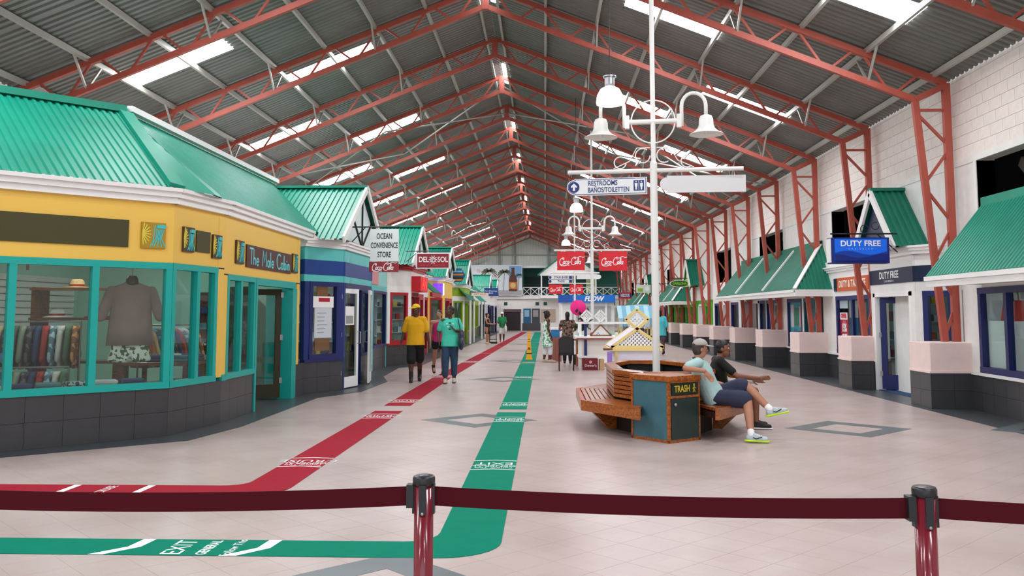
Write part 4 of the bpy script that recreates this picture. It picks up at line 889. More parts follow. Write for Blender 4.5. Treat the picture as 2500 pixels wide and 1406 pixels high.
# windows and vents of the end building
MB().box(4.0, 4.9, EY+2.8, EY+2.88, 3.6, 5.0).build('window', mat('yellow_lit_window', (206, 214, 150), .5), ew)
for i in range(4): MB().box(4.0, 4.9, EY+2.76, EY+2.8, 3.9+.3*i, 3.94+.3*i).build('glazing_bar', WHITE, ew)
MB().box(4.43, 4.47, EY+2.76, EY+2.8, 3.6, 5.0).build('glazing_bar', WHITE, ew)
for x in (-3.65, -.7, .05, 5.0, 6.4): MB().box(x-.16, x+.16, EY-.03, EY, 2.35, 2.65).build('vent', DGREEN, ew)
MB().box(-3.8, -2.25, EY-.05, EY, 0, 1.95).build('entrance', mat('dark_entrance', (44, 34, 40), .7), ew); MB().box(-3.85, -2.2, EY-.1, EY, 1.72, 2.0).build('shutter_box', mat('mauve_board', (98, 72, 84), .6), ew)
for i, (x0, x1, c) in enumerate(((-2.0, -1.3, (24, 96, 140)), (-1.2, -.46, (60, 70, 80)))):
    pz = MB().box(x0, x1, EY-.06, EY, .7, 2.05).build('poster', mat(f'end_poster_{i}', c, .5), ew); MB().box(x0+.1, x1-.15, EY-.065, EY-.06, 1.3, 1.9).build('poster_print', mat(f'end_print_{i}', (150, 190, 210) if i == 0 else (170, 160, 160), .5), pz)
MB().box(-2.1, -.4, EY-.04, EY, 0, .68).build('base_panel', DTILE, ew); MB().box(-.35, 1.0, EY-.05, EY, .8, 2.0).build('panel', mat('tan_panel', (196, 180, 160), .6), ew); MB().box(1.5, 6.8, EY-.04, EY, .3, 2.1).build('panel', mat('light_grey_panel', (196, 200, 198), .6), ew)
# small gabled porch on the balcony
MB().prism([(-.45, 5.2), (2.2, 7.3), (4.85, 5.2), (4.85, 5.1), (-.45, 5.1)], (0, EY-1.6, 0), (1, 0, 0), Z3, (0, 1, 0), .25, 1.6).build('porch_gable', WHITE, ew)
for s in (-1, 1): MB().bar((2.2, EY-.7, 7.38), (2.2+s*2.85, EY-.7, 5.12), 1.9, .1, (0, 0, 1)).build('porch_roof', TEALD, ew)
for x in (-.3, 4.7): MB().box(x-.06, x+.06, EY-1.4, EY-1.28, 3.2, 5.15).build('porch_post', WHITE, ew)
MB().box(-.4, 4.8, EY-1.5, EY+.2, 3.0, 3.2).build('balcony_slab', WHITE, ew)
# billboard with a bottle under palms
bb = thing('billboard', 'large beach billboard with a brown bottle and palm trees above the far shops', 'billboard', (-4.7, 82.5, 3.2))
MB().box(-7.4, -2.1, 82.45, 82.6, 3.25, 6.1).build('panel', mat('billboard_sky', (222, 232, 238), .6), bb)
MB().box(-3.3, -2.15, 82.43, 82.45, 4.9, 6.0).build('print_sky', mat('print_blue_sky', (130, 180, 226), .6), bb); MB().box(-5.0, -2.15, 82.43, 82.45, 3.3, 3.75).build('print_sand', mat('print_sand', (176, 172, 176), .6), bb)
PG = mat('print_palm', (74, 88, 56), .6); PT = mat('print_trunk', (110, 96, 78), .6)
for x, z, s in ((-5.3, 5.6, 1.0), (-3.85, 5.5, .9), (-4.6, 4.7, .4), (-2.5, 5.2, .5)):
    mb = MB(); mb.bar((x, 82.425, 3.7), (x+.12, 82.425, z), .02, .06, (0, 1, 0))
    mb.build('print_trunk', PT, bb); mb = MB()
    for k in range(11):
        a = math.radians(-25+k*23); p = [(x+.12+s*.75*t*math.cos(a), z+s*(.6*t*math.sin(a)-.35*t*t)) for t in (0, .35, .7, 1)]
        for i in range(3): mb.prism([p[i], p[i+1], (p[i+1][0]+.02, p[i+1][1]-.1*s), (p[i][0]+.02, p[i][1]-.1*s)], (0, 82.42, 0), (1, 0, 0), Z3, (0, 1, 0), 0, .008)
    mb.build('print_fronds', PG if s > .45 else mat('print_palm_yellow', (166, 160, 60), .6), bb)
bt = MB(); pr_ = [(.0, 0), (.36, 0), (.38, .12), (.38, 1.05), (.3, 1.35), (.15, 1.6), (.13, 2.05), (.15, 2.1), (.15, 2.2), (0, 2.22)]
bt.prism([(r, z) for r, z in pr_[1:-1]]+[(-r, z) for r, z in pr_[1:-1]][::-1], (-2.95, 82.4, 3.65), (1, 0, 0), Z3, (0, 1, 0), 0, .02); bt.build('print_bottle', mat('print_bottle_brown', (92, 44, 30), .4), bb)
MB().box(-3.3, -2.6, 82.39, 82.4, 3.85, 4.5).build('print_label', mat('print_label', (206, 120, 60), .5), bb); MB().prism(arc(0, 0, .25, .25, 0, 360, 16)[:-1], (-2.95, 82.38, 4.2), (1, 0, 0), Z3, (0, 1, 0), 0, .01).build('print_label', mat('print_gold', (222, 190, 120), .5), bb)
text('The best\nIsland Resort', .42, mat('print_rose', (214, 120, 130), .6), bb, (-5.6, 82.44, 5.3), (1, 0, 0), (0, 0, 1))
# blue fronted kiosk before the end wall
kb = thing('kiosk', 'white kiosk with a wide blue fascia sign at the far end', 'kiosk', (2.9, 62, 0))
MB().box(1.0, 4.85, 62.1, 64, 0, 2.4).build('body', OFFW, kb); MB().box(.95, 4.9, 61.8, 64.1, 2.36, 2.88).build('fascia', mat('flow_blue', (10, 112, 206), .4), kb); MB().box(.95, 1.9, 61.79, 61.8, 2.36, 2.88).build('fascia_end', mat('deep_blue', (16, 84, 176), .4), kb)
text('FLOW', .46, WHITE, kb, (3.4, 61.79, 2.6), (1, 0, 0), (0, 0, 1), bold=.02, shear=.25)
MB().box(1.9, 4.6, 62.05, 62.1, .95, 2.1).build('counter_window', mat('kiosk_window', (170, 176, 176), .4), kb); MB().box(1.2, 4.8, 61.7, 62.1, .85, .95).build('counter', WHITE, kb)
for x in (1.1, 2.6, 4.2): MB().box(x, x+.14, 62.0, 62.1, 0, 2.36).build('post', WHITE, kb)
# ------------------------------------------------------------------ hanging signs of the left row
BRKT = mat('black_iron', (24, 26, 28), .5)
def bracket(t, x0, x1, y, z):
    MB().tube([(x0, y, z), (x1, y, z)], .015, 6).build('bracket_arm', BRKT, t); MB().tube([(x0, y, z-.35), (x0+.3*(x1-x0), y, z)], .012, 6).build('bracket_stay', BRKT, t)
s1 = thing('hanging_sign', 'white convenience store sign over a red drinks panel beside the blue shop', 'sign', (-3.45, 19.0, 2.5))
MB().box(-3.77, -3.16, 18.97, 19.03, 2.72, 3.42).build('panel', mat('sign_white', (232, 240, 240), .5), s1); MB().box(-3.79, -3.16, 18.96, 19.04, 2.49, 2.71).build('drinks_panel', CRIM, s1); bracket(s1, -4.2, -3.14, 19.0, 3.47)
for i, tline in enumerate(('OCEAN', 'CONVENIENCE', 'STORE')): text(tline, .17, BLACK, s1, (-3.465, 18.97, 3.26-.2*i), (1, 0, 0), (0, 0, 1), sx=.5 if i == 1 else .58, bold=.003)
script(WHITE, s1, (-3.475, 18.96, 2.585), (1, 0, 0), (0, 0, 1), .5)
s2 = thing('hanging_sign', 'crimson rectangular sign with a white sun emblem and white border', 'sign', (-3.4, 27.2, 2.95))
MB().box(-3.97, -2.92, 27.17, 27.25, 2.97, 3.47).build('border', WHITE, s2); MB().box(-3.93, -2.96, 27.15, 27.17, 3.01, 3.43).build('panel', CRIM, s2); bracket(s2, -4.3, -2.92, 27.2, 3.52)
text('DEL', .23, WHITE, s2, (-3.73, 27.15, 3.25), (1, 0, 0), (0, 0, 1), sx=.8, bold=.004); text('SOL', .23, WHITE, s2, (-3.14, 27.15, 3.25), (1, 0, 0), (0, 0, 1), sx=.8, bold=.004); text('COLOR CHANGE', .07, mat('soft_red', (206, 90, 100), .5), s2, (-3.445, 27.15, 3.08), (1, 0, 0), (0, 0, 1), spacing=1.5)
strokes([arc(0, 0, .07, .07, 0, 360, 14), arc(0, 0, .03, .03, 0, 270, 8)]+[[(.09*math.cos(a), .09*math.sin(a)), (.13*math.cos(a), .13*math.sin(a))] for a in [k*PI/5 for k in range(10)]], .022, WHITE, s2, (-3.44, 27.15, 3.25), (1, 0, 0), (0, 0, 1), 'sun_emblem')
s3 = thing('hanging_sign', 'hexagonal blue and orange sign hanging before the teal gables', 'sign', (-3.95, 40.2, 3.0))
hx = [(.36*math.cos(k*PI/3), .36*math.sin(k*PI/3)) for k in range(6)]
MB().prism(hx, (-3.97, 40.2, 3.33), (1, 0, 0), Z3, (0, 1, 0), 0, .08).build('panel', mat('hex_blue', (16, 96, 128), .5), s3); bracket(s3, -4.4, -3.5, 40.2, 3.78)
for z, c, hw in ((3.5, (130, 200, 230), .22), (3.36, (230, 140, 40), .26), (3.22, (60, 40, 30), .26), (3.12, (240, 150, 60), .2)): MB().box(-3.97-hw, -3.97+hw, 40.18, 40.2, z-.035, z+.035).build('print_band', mat(f'hex_{c[0]}_{c[1]}', c, .5), s3)
s4 = thing('hanging_sign', 'blue rectangular sign with white lettering far down the left side', 'sign', (-3.5, 55, 2.7))
MB().box(-3.75, -2.9, 54.96, 55.04, 2.68, 3.17).build('panel', BLUE, s4); text('Port Moorings\nBank', .13, WHITE, s4, (-3.33, 54.96, 2.92), (1, 0, 0), (0, 0, 1)); bracket(s4, -4.2, -2.9, 55, 3.25)
s5 = thing('hanging_sign', 'cream gift shop sign board below the far teal gable', 'sign', (-3.9, 52, 2.6)); MB().box(-4.3, -3.3, 51.95, 52.02, 2.62, 2.8).build('panel', mat('cream_board', (236, 220, 200), .5), s5); text('GIFT SHOP', .15, mat('rust', (190, 90, 70), .5), s5, (-3.8, 51.95, 2.71), (1, 0, 0), (0, 0, 1)); bracket(s5, -4.4, -3.3, 52, 2.85)
# hanging signs of the right row
s6 = thing('hanging_sign', 'blue wave sign box reading duty free, hanging over the right walkway', 'sign', (5.96, 16.9, 2.55))
MB().box(5.42, 6.5, 16.9, 17.16, 2.54, 3.03).build('box', mat('sign_deep_blue', (16, 40, 120), .4), s6); MB().box(5.48, 6.45, 16.88, 16.9, 2.59, 3.0).build('face', mat('sign_bright_blue', (12, 96, 214), .4, emit=.25), s6); MB().box(5.40, 5.42, 16.92, 17.14, 2.56, 3.01).build('end_cap', WHITE, s6)
text('DUTY FREE', .15, WHITE, s6, (5.96, 16.88, 2.91), (1, 0, 0), (0, 0, 1), bold=.003); text('CARIBBEAN', .045, mat('sign_pale_blue', (150, 200, 250), .4), s6, (5.96, 16.88, 2.81), (1, 0, 0), (0, 0, 1), spacing=2.2)
for i, (c, dz, ph) in enumerate((((12, 60, 170), .09, 0), ((8, 36, 128), .03, 1.5))): MB().prism([(5.48, 2.59)]+[(5.48+.97*t/20, 2.65+dz+.04*math.sin(t/20*7+ph)) for t in range(21)]+[(6.45, 2.59)], (0, 16.872-.004*i, 0), (1, 0, 0), Z3, (0, 1, 0), 0, .006).build('wave', mat(f'sign_wave_{i}', c, .4), s6)
bracket(s6, 6.7, 5.45, 17.03, 3.11); strokes([arc(0, 0, .08, .08, 0, 300, 10), arc(.2, .06, .07, .07, 60, 360, 10)], .016, BRKT, s6, (6.1, 17.03, 3.2), (1, 0, 0), (0, 0, 1), 'scroll')
s7 = thing('hanging_sign', 'green oval sign with a white rim on the right side', 'sign', (6.2, 42, 2.9))
MB().prism(arc(0, 0, .46, .17, 0, 360, 24)[:-1], (6.35, 42, 3.0), (1, 0, 0), Z3, (0, 1, 0), 0, .06).build('rim', WHITE, s7); MB().prism(arc(0, 0, .43, .145, 0, 360, 24)[:-1], (6.35, 41.98, 3.0), (1, 0, 0), Z3, (0, 1, 0), 0, .02).build('panel', mat('oval_green', (20, 90, 20), .5), s7); text('CARILOHA', .15, mat('oval_lime', (150, 210, 40), .5), s7, (6.35, 41.98, 3.0), (1, 0, 0), (0, 0, 1), bold=.003, sx=.9); bracket(s7, 7.2, 5.9, 42.05, 3.25)
s8 = thing('hanging_sign', 'navy and red liquor and tobacco sign far down the right side', 'sign', (5.4, 62, 2.7)); MB().box(5.05, 5.95, 61, 61.08, 2.6, 3.05).build('panel', NAVY, s8); MB().box(5.05, 5.95, 60.98, 61, 2.96, 3.05).build('stripe', RED, s8); MB().box(5.05, 5.95, 60.98, 61, 2.6, 2.69).build('stripe', RED, s8); text('LIQUOR &\nTOBACCO', .13, WHITE, s8, (5.5, 60.99, 2.83), (1, 0, 0), (0, 0, 1), bold=.003); bracket(s8, 7.2, 5.05, 61.04, 3.12)
s9 = thing('hanging_sign', 'pale lit sign with coloured fruit far down the right side', 'sign', (5.3, 50, 2.8)); MB().box(5.15, 5.95, 50, 50.1, 2.75, 3.2).build('panel', mat('pale_sign', (210, 226, 214), .5), s9); MB().prism(arc(0, 0, .13, .13, 0, 360, 16)[:-1], (5.75, 49.98, 2.98), (1, 0, 0), Z3, (0, 1, 0), 0, .02).build('disc', WHITE, s9); MB().box(5.22, 5.5, 49.98, 50, 2.82, 3.0).build('print', LIME, s9); bracket(s9, 7.2, 5.15, 50.05, 3.26)
# ================================================================== THINGS ON THE FLOOR
# ------------------------------------------------------------------ belt barrier in front
BELT = mat('burgundy_belt', (74, 2, 18), .75, spec=.2); BPOST = mat('burgundy_post', (120, 22, 40), .22, coat=.5); BCAP = mat('black_plastic', (34, 36, 40), .35); DOME = mat('smoked_cap', (90, 84, 86), .25)
posts = [(-2.45, 3.36, 'burgundy barrier post beyond the left edge'), (-.465, 3.45, 'burgundy barrier post left of the middle, before the green stripe'), (1.36, 3.3, 'burgundy barrier post at the lower right'), (3.2, 3.1, 'burgundy barrier post beyond the right edge')]
BP = []
for x, y, lab in posts:
    t = thing('barrier_post', lab, 'barrier post', (x, y, 0), group='belt barrier posts'); BP.append(t)
    MB().lathe([(.17, 0), (.17, .015), (.12, .035), (.045, .045)], (0, 0, 0), 28).build('base', BCAP, t, world=False, smooth=True)
    MB().lathe([(.037, .04), (.037, .955)], (0, 0, 0), 28).build('tube', BPOST, t, world=False, smooth=True)
    MB().lathe([(.041, .945), (.043, .955), (.043, .972), (.039, .98), (.034, .982)], (0, 0, 0), 28).build('cap', BCAP, t, world=False, smooth=True); MB().lathe([(.034, .981), (.0, .983)], (0, 0, 0), 28).build('cap_disc', DOME, t, world=False)
    for a in (0, PI/2, PI, 3*PI/2):
        c, s_ = math.cos(a), math.sin(a); MB().ob((0, 0, 0), (c, s_, 0), (-s_, c, 0), (0, 0, 1), .034, .043, -.014, .014, .84, .95).build('belt_slot', BCAP, t, world=False)
    MB().ell((0, -.044, .845), (.006, .004, .006), 8, 6).build('screw', STEELG, t, world=False)
    MB().box(-.065, -.038, -.022, .022, .862, .948).build('belt_clip', BCAP, t, world=False)
def belt(a, b, lab, sag=.03):
    (x0, y0, _), (x1, y1, _) = a, b; n = 24; P = []
    for i in range(n+1):
        t = i/n; P.append((x0+.043+(x1-x0-.1)*t, y0+(y1-y0)*t, -sag*4*t*(1-t)))
    tg = thing('barrier_belt', lab, 'barrier belt', (P[0][0], P[0][1], .9), group='barrier belts'); mb = MB(); b0 = len(mb.v)
    for x, y, s_ in P:
        for dy, z in ((-.0015, .868), (-.0015, .94), (.0015, .94), (.0015, .868)): mb.v.append((x, y+dy, z+s_))
    for i in range(n):
        for k in range(4): mb.f.append((4*i+k, 4*i+(k+1) % 4, 4*i+4+(k+1) % 4, 4*i+4+k))
    mb.f.append((0, 1, 2, 3)); mb.f.append((4*n, 4*n+1, 4*n+2, 4*n+3)); mb.build('webbing', BELT, tg)
belt(posts[0], posts[1], 'burgundy belt running from the left edge to the middle post', .022); belt(posts[1], posts[2], 'burgundy belt sagging between the two visible barrier posts', .016); belt(posts[2], posts[3], 'burgundy belt running from the right post out of the picture', .018)
# ------------------------------------------------------------------ octagonal bench with planter and bin
bn = thing('octagonal_bench', 'varnished wooden octagonal bench with slatted seat and backrest around a planter', 'bench', (1.65, 13.3, 0))
OUT = [(.49, 12.3), (.49, 14.25), (1.15, 15.4), (2.15, 15.4), (2.81, 14.25), (2.81, 12.3), (2.15, 11.2), (1.15, 11.2)]
INN = [(.98, 12.5), (.98, 14.05), (1.32, 14.9), (1.98, 14.9), (2.32, 14.05), (2.32, 12.5), (1.98, 11.85), (1.32, 11.85)]
SZ = .42
for k in range(8):
    if k == 6: continue
    a, b, c, d = [Vector((*p, 0)) for p in (OUT[k], OUT[(k+1) % 8], INN[(k+1) % 8], INN[k])]
    if k in (5, 7):   # the two oblique near sections stop at the bin
        pass
    n = 7
    for i in range(n):
        t0, t1 = (i+.06)/n, (i+.86)/n
        q4 = [a.lerp(d, t0), b.lerp(c, t0), b.lerp(c, t1), a.lerp(d, t1)]
        MB().prism([(p.x, p.y) for p in q4], (0, 0, 0), U3, V3, N3, SZ-.035, SZ).build('seat_slat', WOODR, bn)
    e = (b-a).normalized(); nn = Vector((-e.y, e.x, 0)); 
    MB().ob(a, e, Z3, nn, 0, (b-a).length, SZ-.14, SZ-.002, -.045, .0).build('front_rail', WOODR, bn)
    MB().prism([(p.x, p.y) for p in (a.lerp(d, .05), b.lerp(c, .05), b.lerp(c, .95), a.lerp(d, .95))], (0, 0, 0), U3, V3, N3, SZ-.13, SZ-.06).build('seat_frame', mat('dark_wood', (58, 28, 14), .6), bn)
    m0 = a.lerp(d, .5); m1 = b.lerp(c, .5); mid = (m0+m1)/2; 
for k in range(8):
    a, b = Vector((*INN[k], 0)), Vector((*INN[(k+1) % 8], 0)); e = (b-a).normalized(); nn = Vector((-e.y, e.x, 0)); L = (b-a).length
    if k != 6:
        for i in range(6):
            z = SZ+.03+i*.058; MB().ob(a, e, Z3, nn, 0, L, z, z+.046, -.03, .02).build('back_slat', WOODR, bn)
    MB().ob(a, e, Z3, nn, -.03, L+.03, .765, .83, -.12, .04).build('top_rail', WOODR, bn, bevel=.008)
    MB().ob(a, e, Z3, nn, 0, L, .05, .765, -.06, -.035).build('planter_liner', BLACK, bn)
MB().prism([(1.65+(x-1.65)*.9, 13.35+(y-13.35)*.9) for x, y in INN], (0, 0, 0), U3, V3, N3, .55, .6).build('planter_soil', mat('dark_soil', (30, 24, 20), .9, bump=.6, scale=30), bn)
MB().prism([(1.65+(x-1.65)*.98, 13.35+(y-13.35)*.98) for x, y in INN], (0, 0, 0), U3, V3, N3, 0, .28).build('base', mat('dark_base', (48, 38, 34), .6), bn)
for k in range(8):
    a, d = Vector((*OUT[k], 0)), Vector((*INN[k], 0)); w_ = d-a; 
    if k in (6, 7): continue
    MB().prism([(.12, SZ-.12), (w_.length, SZ-.12), (w_.length, .02), (w_.length-.12, .02)], a, w_.normalized(), Z3, w_.normalized().cross(Z3), -.03, .03).build('bracket', WOODR, bn)
tr = thing('trash_bin', 'square teal and dark green trash bin with a wooden top, beside the bench', 'trash bin', (1.55, 11.55, 0))
Fp = Vector((1.53, 11.16, 0)); eu = Vector((.45, .37, 0)).normalized(); ev = Vector((-.42, .53, 0)).normalized(); W_, D_ = .58, .67
TB = mat('teal_laminate', (66, 112, 124), .35, var=.06, scale=8); TG = mat('dark_green_laminate', (38, 56, 52), .4)
MB().ob(Fp, eu, ev, Z3, .01, W_-.01, .01, D_-.01, .03, .75).build('body', TB, tr)
for i in (0, 1):
    for j in (0, 1): MB().ob(Fp, eu, ev, Z3, i*(W_-.035), i*(W_-.035)+.035, j*(D_-.035), j*(D_-.035)+.035, 0, .76).build('corner_post', WOODR, tr)
for z in (.0, ): MB().ob(Fp, eu, ev, Z3, 0, W_, 0, D_, 0, .035).build('plinth', WOODR, tr)
MB().ob(Fp, eu, ev, Z3, -.015, W_+.015, -.015, D_+.015, .75, .82).build('top_slab', WOODR, tr, bevel=.006)
dr = MB().ob(Fp, eu, ev, Z3, .04, W_-.04, -.012, .0, .05, .54).build('door', TG, tr); MB().ell(Fp+eu*.09-ev*.03+Z3*.47, (.02, .02, .02), 12, 8).build('knob', STEELG, dr)
MB().ob(Fp, eu, ev, Z3, .02, W_-.02, -.016, .0, .545, .575).build('trim_strip', WOODR, tr); MB().ob(Fp, eu, ev, Z3, .02, W_-.02, -.016, .0, .735, .75).build('trim_strip', WOODR, tr)
pl_ = MB().ob(Fp, eu, ev, Z3, .05, W_-.05, -.014, .0, .585, .725).build('sign_plate', mat('bin_plate', (22, 38, 24), .5), tr)
GOLD = mat('gold_letter', (214, 186, 40), .4)
text('TRASH', .115, GOLD, pl_, Fp+eu*.235-ev*.014+Z3*.655, eu, (0, 0, 1), sx=.82, bold=.002, ext=.002)
strokes([arc(0, .045, .012, .012, 0, 360, 10), [(0, .033), (0, -.005), (-.02, -.045)], [(0, -.005), (.018, -.045)], [(0, .02), (.03, .0)], [(0, .02), (-.025, -.005)]], .009, GOLD, pl_, Fp+eu*.455-ev*.014+Z3*.655, eu, (0, 0, 1), 'pictogram', .002)
# ------------------------------------------------------------------ lamp and sign posts down the middle of the hall
LW = mat('lamp_white', (236, 236, 232), .4)
def bell(o, m=LW):
    return [(.03, .0), (.085, -.02), (.105, -.07), (.11, -.16), (.13, -.21), (.18, -.26), (.25, -.295), (.255, -.305)]
def lamp_post(x, y, rz, label, z0=.0, group='white lamp posts down the hall'):
    t = thing('lamp_post', label, 'lamp post', (x, y, 0), rz, group)
    MB().lathe([(.055, z0), (.055, 3.85), (.05, 3.87), (.036, 3.9), (.036, 7.9)], (0, 0, 0), 16).build('pole', LW, t, world=False, smooth=False)
    MB().tube([(-1.3, 0, 3.75), (1.32, 0, 3.75)], .032, 12).build('sign_bar', LW, t, world=False)
    MB().tube([(-.36, 0, 4.5), (.36, 0, 4.5)], .04, 12).build('lamp_arm', LW, t, world=False)
    MB().tube([(.33*math.cos(a), 0, 4.5+.33*math.sin(a)) for a in [2*PI*k/32 for k in range(33)]], .011, 6, False).build('ring', LW, t, world=False)
    for s in (-1, 1):
        MB().box(s*.39-.035, s*.39+.035, -.045, .045, 4.4, 4.6).build('arm_block', LW, t, world=False)
        MB().tube([(s*.43, 0, 4.42), (s*.43, 0, 4.72)]+[(s*(.61-.18*math.cos(a)), 0, 4.72+.2*math.sin(a)) for a in [PI*k/12 for k in range(1, 12)]]+[(s*.79, 0, 4.72), (s*.79, 0, 4.56)], .028, 10).build('gooseneck', LW, t, world=False, smooth=True)
        b = MB(); b.lathe([(r, 4.58+z) for r, z in bell(0)]+[(.245, 4.58-.3), (.17, 4.58-.25), (.1, 4.58-.2)], (s*.79, 0, 0), 28, closed=False); b.build('bell_shade', LW, t, world=False, smooth=True)
        MB().ell((s*.79, 0, 4.34), (.05, .05, .07), 14, 8).build('bulb', mat('frosted_bulb', (240, 240, 235), .4), t, world=False, smooth=True)
        for cx, cz, r in ((s*.16, 3.98, .11), (s*.5, 3.88, .09)): MB().tube([(cx+r*math.cos(a), 0, cz+r*math.sin(a)) for a in [2*PI*k/20*s for k in range(18)]], .009, 6).build('scroll', LW, t, world=False)
        MB().tube([(s*.05, 0, 4.1), (s*.25, 0, 4.1), (s*.36, 0, 3.9), (s*.6, 0, 3.79)], .008, 6).build('scroll', LW, t, world=False)
    return t
lp1 = lamp_post(1.65, 13.3, math.radians(-7), 'white lamp post rising from the octagonal bench, carrying the restrooms sign', .56)
lp2 = lamp_post(1.62, 30.3, 0, 'white lamp post behind the lattice stall, carrying two red drink signs'); lp3 = lamp_post(1.6, 47.3, 0, 'far white lamp post carrying the taxi and tour bus signs')
SNV = mat('sign_navy', (28, 46, 118), .5); SWH = mat('sign_face_white', (234, 238, 238), .5)
def hang(t, y, pts):
    for x in pts: MB().tube([(x, 0, 3.72), (x, 0, 3.66)], .006, 6).build('hook', STEELG, t, world=False)
def local_text(body, size, m, par, o, **k):
    WL_ = WL[par.name]; WL[par.name] = Vector(); r = text(body, size, m, par, o, (1, 0, 0), (0, 0, 1), **k); WL[par.name] = WL_; return r
rs1 = thing('direction_sign', 'white restrooms sign with navy arrow and toilet symbol hanging from the post', 'sign', (1.65, 13.3, 0), math.radians(-7-3))
shape = [(-1.2, 3.395), (-.1, 3.395), (-.1, 3.655), (-1.2, 3.655)]
def arrow_board(t, s, x0, x1, z0, z1, face, rim):
    zc = (z0+z1)/2; r = (z1-z0)/2*.88
    for k, (m, g, y0) in enumerate(((face, 0, -.02), (rim, .012, -.022), (face, .022, -.024))):
        pts = [(x1-g, z0+g), (x1-g, z1-g), (x0+g, z1-g)]+[(x0-.005+(r-g)*math.cos(a), zc+(r-g)*math.sin(a)) for a in [PI/2+PI*k2/14 for k2 in range(0, 15)]]+[(x0+g, z0+g)]
        if s < 0: pts = [(-a, b) for a, b in pts][::-1]
        MB().prism(pts, (0, y0, 0), (1, 0, 0), Z3, (0, 1, 0), 0, .04 if k == 0 else .003).build('board' if k == 0 else ('rim_line' if k == 1 else 'face'), m, t, world=False)
arrow_board(rs1, 1, -1.2, -.1, 3.395, 3.655, SWH, SNV)
MB().prism(arc(-1.21, 3.525, .085, .085, 0, 360, 24)[:-1], (0, -.027, 0), (1, 0, 0), Z3, (0, 1, 0), 0, .003).build('arrow_disc', SNV, rs1, world=False)
MB().prism([(-.018, -.055), (.018, -.055), (.018, .005), (.045, -.012), (.045, .018), (0, .06), (-.045, .018), (-.045, -.012), (-.018, .005)], (-1.21, -.03, 3.525), (1, 0, 0), Z3, (0, 1, 0), 0, .003).build('arrow', SWH, rs1, world=False)
local_text('RESTROOMS', .108, SNV, rs1, (-.995, -.026, 3.577), align='LEFT', sx=.74, bold=.0012, ext=.002); local_text('BA\u00d1OS/TOILETTEN', .108, SNV, rs1, (-.995, -.026, 3.472), align='LEFT', sx=.67, bold=.0012, ext=.002)
MB().box(-.3, -.145, -.03, -.027, 3.45, 3.605).build('symbol_panel', SNV, rs1, world=False)
mb = MB()
for cx in (-.262, -.183): mb.ell((cx, -.031, 3.585), (.011, .003, .011), 10, 6); mb.prism([(cx-.022, 3.565), (cx+.022, 3.565), (cx+.02, 3.515), (cx+.012, 3.5), (cx+.012, 3.462), (cx-.012, 3.462), (cx-.012, 3.5), (cx-.02, 3.515)], (0, -.033, 0), (1, 0, 0), Z3, (0, 1, 0), 0, .003)
mb.box(-.226, -.219, -.033, -.03, 3.455, 3.6); mb.build('figures', SWH, rs1, world=False); hang(rs1, 0, (-.98, -.2))
rs2_ = thing('direction_sign', 'blank white arrow-shaped sign hanging right of the restrooms post', 'sign', (1.65, 13.3, 0), math.radians(-7+4))
MB().prism([(1.36, 3.41), (1.36, 3.665), (.2, 3.665)]+[(.2+.11*math.cos(a), 3.54+.1*math.sin(a)) for a in [PI/2+PI*k/12 for k in range(13)]]+[(.2, 3.41)], (0, -.02, 0), (1, 0, 0), Z3, (0, 1, 0), 0, .04).build('board', mat('blank_white', (224, 224, 224), .5), rs2_, world=False); hang(rs2_, 0, (.42, 1.2))
def cola(x0, x1, z0, z1, y, label):
    t = thing('drinks_sign', label, 'sign', ((x0+x1)/2, y, z0), group='red drink signs'); MB().box(x0, x1, y-.03, y+.03, z0, z1).build('panel', COKE, t, bevel=.004); script(WHITE, t, ((x0+x1)/2, y-.03, (z0+z1)/2-.03), (1, 0, 0), (0, 0, 1), (x1-x0)*.84)
    for x in (x0+.12, x1-.12): MB().tube([(x, y, z1), (x, y, z1+.06)], .006, 6).build('hook', STEELG, t)
cola(.43, 1.37, 3.07, 3.7, 30.28, 'left of the two large red drink signs on the second lamp post'); cola(1.86, 2.81, 3.05, 3.7, 30.28, 'right of the two large red drink signs on the second lamp post')
cola(.22, .94, 2.64, 3.12, 47.28, 'left of the two small distant red drink signs'); cola(1.32, 2.04, 2.64, 3.12, 47.28, 'right of the two small distant red drink signs')
MB().tube([(-1.4, 0, 3.19), (.9, 0, 3.19)], .03, 10).build('lower_sign_bar', LW, lp3, world=False)
for i, (txt, z, nm) in enumerate((('TOUR BUSES', 3.5, 'upper'), ('TAXIS', 3.29, 'lower'))):
    t = thing('direction_sign', f'{nm} of the two white taxi and bus signs on the far lamp post', 'sign', (1.6, 47.3, 0)); arrow_board(t, 1, -1.3, -.1, z-.1, z+.12, SWH, SNV)
    local_text(txt, .16, SNV, t, (-.72, -.026, z+.01), sx=.85, bold=.003); MB().box(-.3, -.14, -.03, -.026, z-.06, z+.08).build('symbol_panel', SNV, t, world=False); MB().prism(arc(-1.3, z+.01, .07, .07, 0, 360, 16)[:-1], (0, -.028, 0), (1, 0, 0), Z3, (0, 1, 0), 0, .003).build('arrow_disc', SNV, t, world=False)
t = thing('direction_sign', 'blank white arrow sign pointing right on the far lamp post', 'sign', (1.6, 47.3, 0)); arrow_board(t, -1, -1.3, -.1, 3.42, 3.66, SWH, SWH)
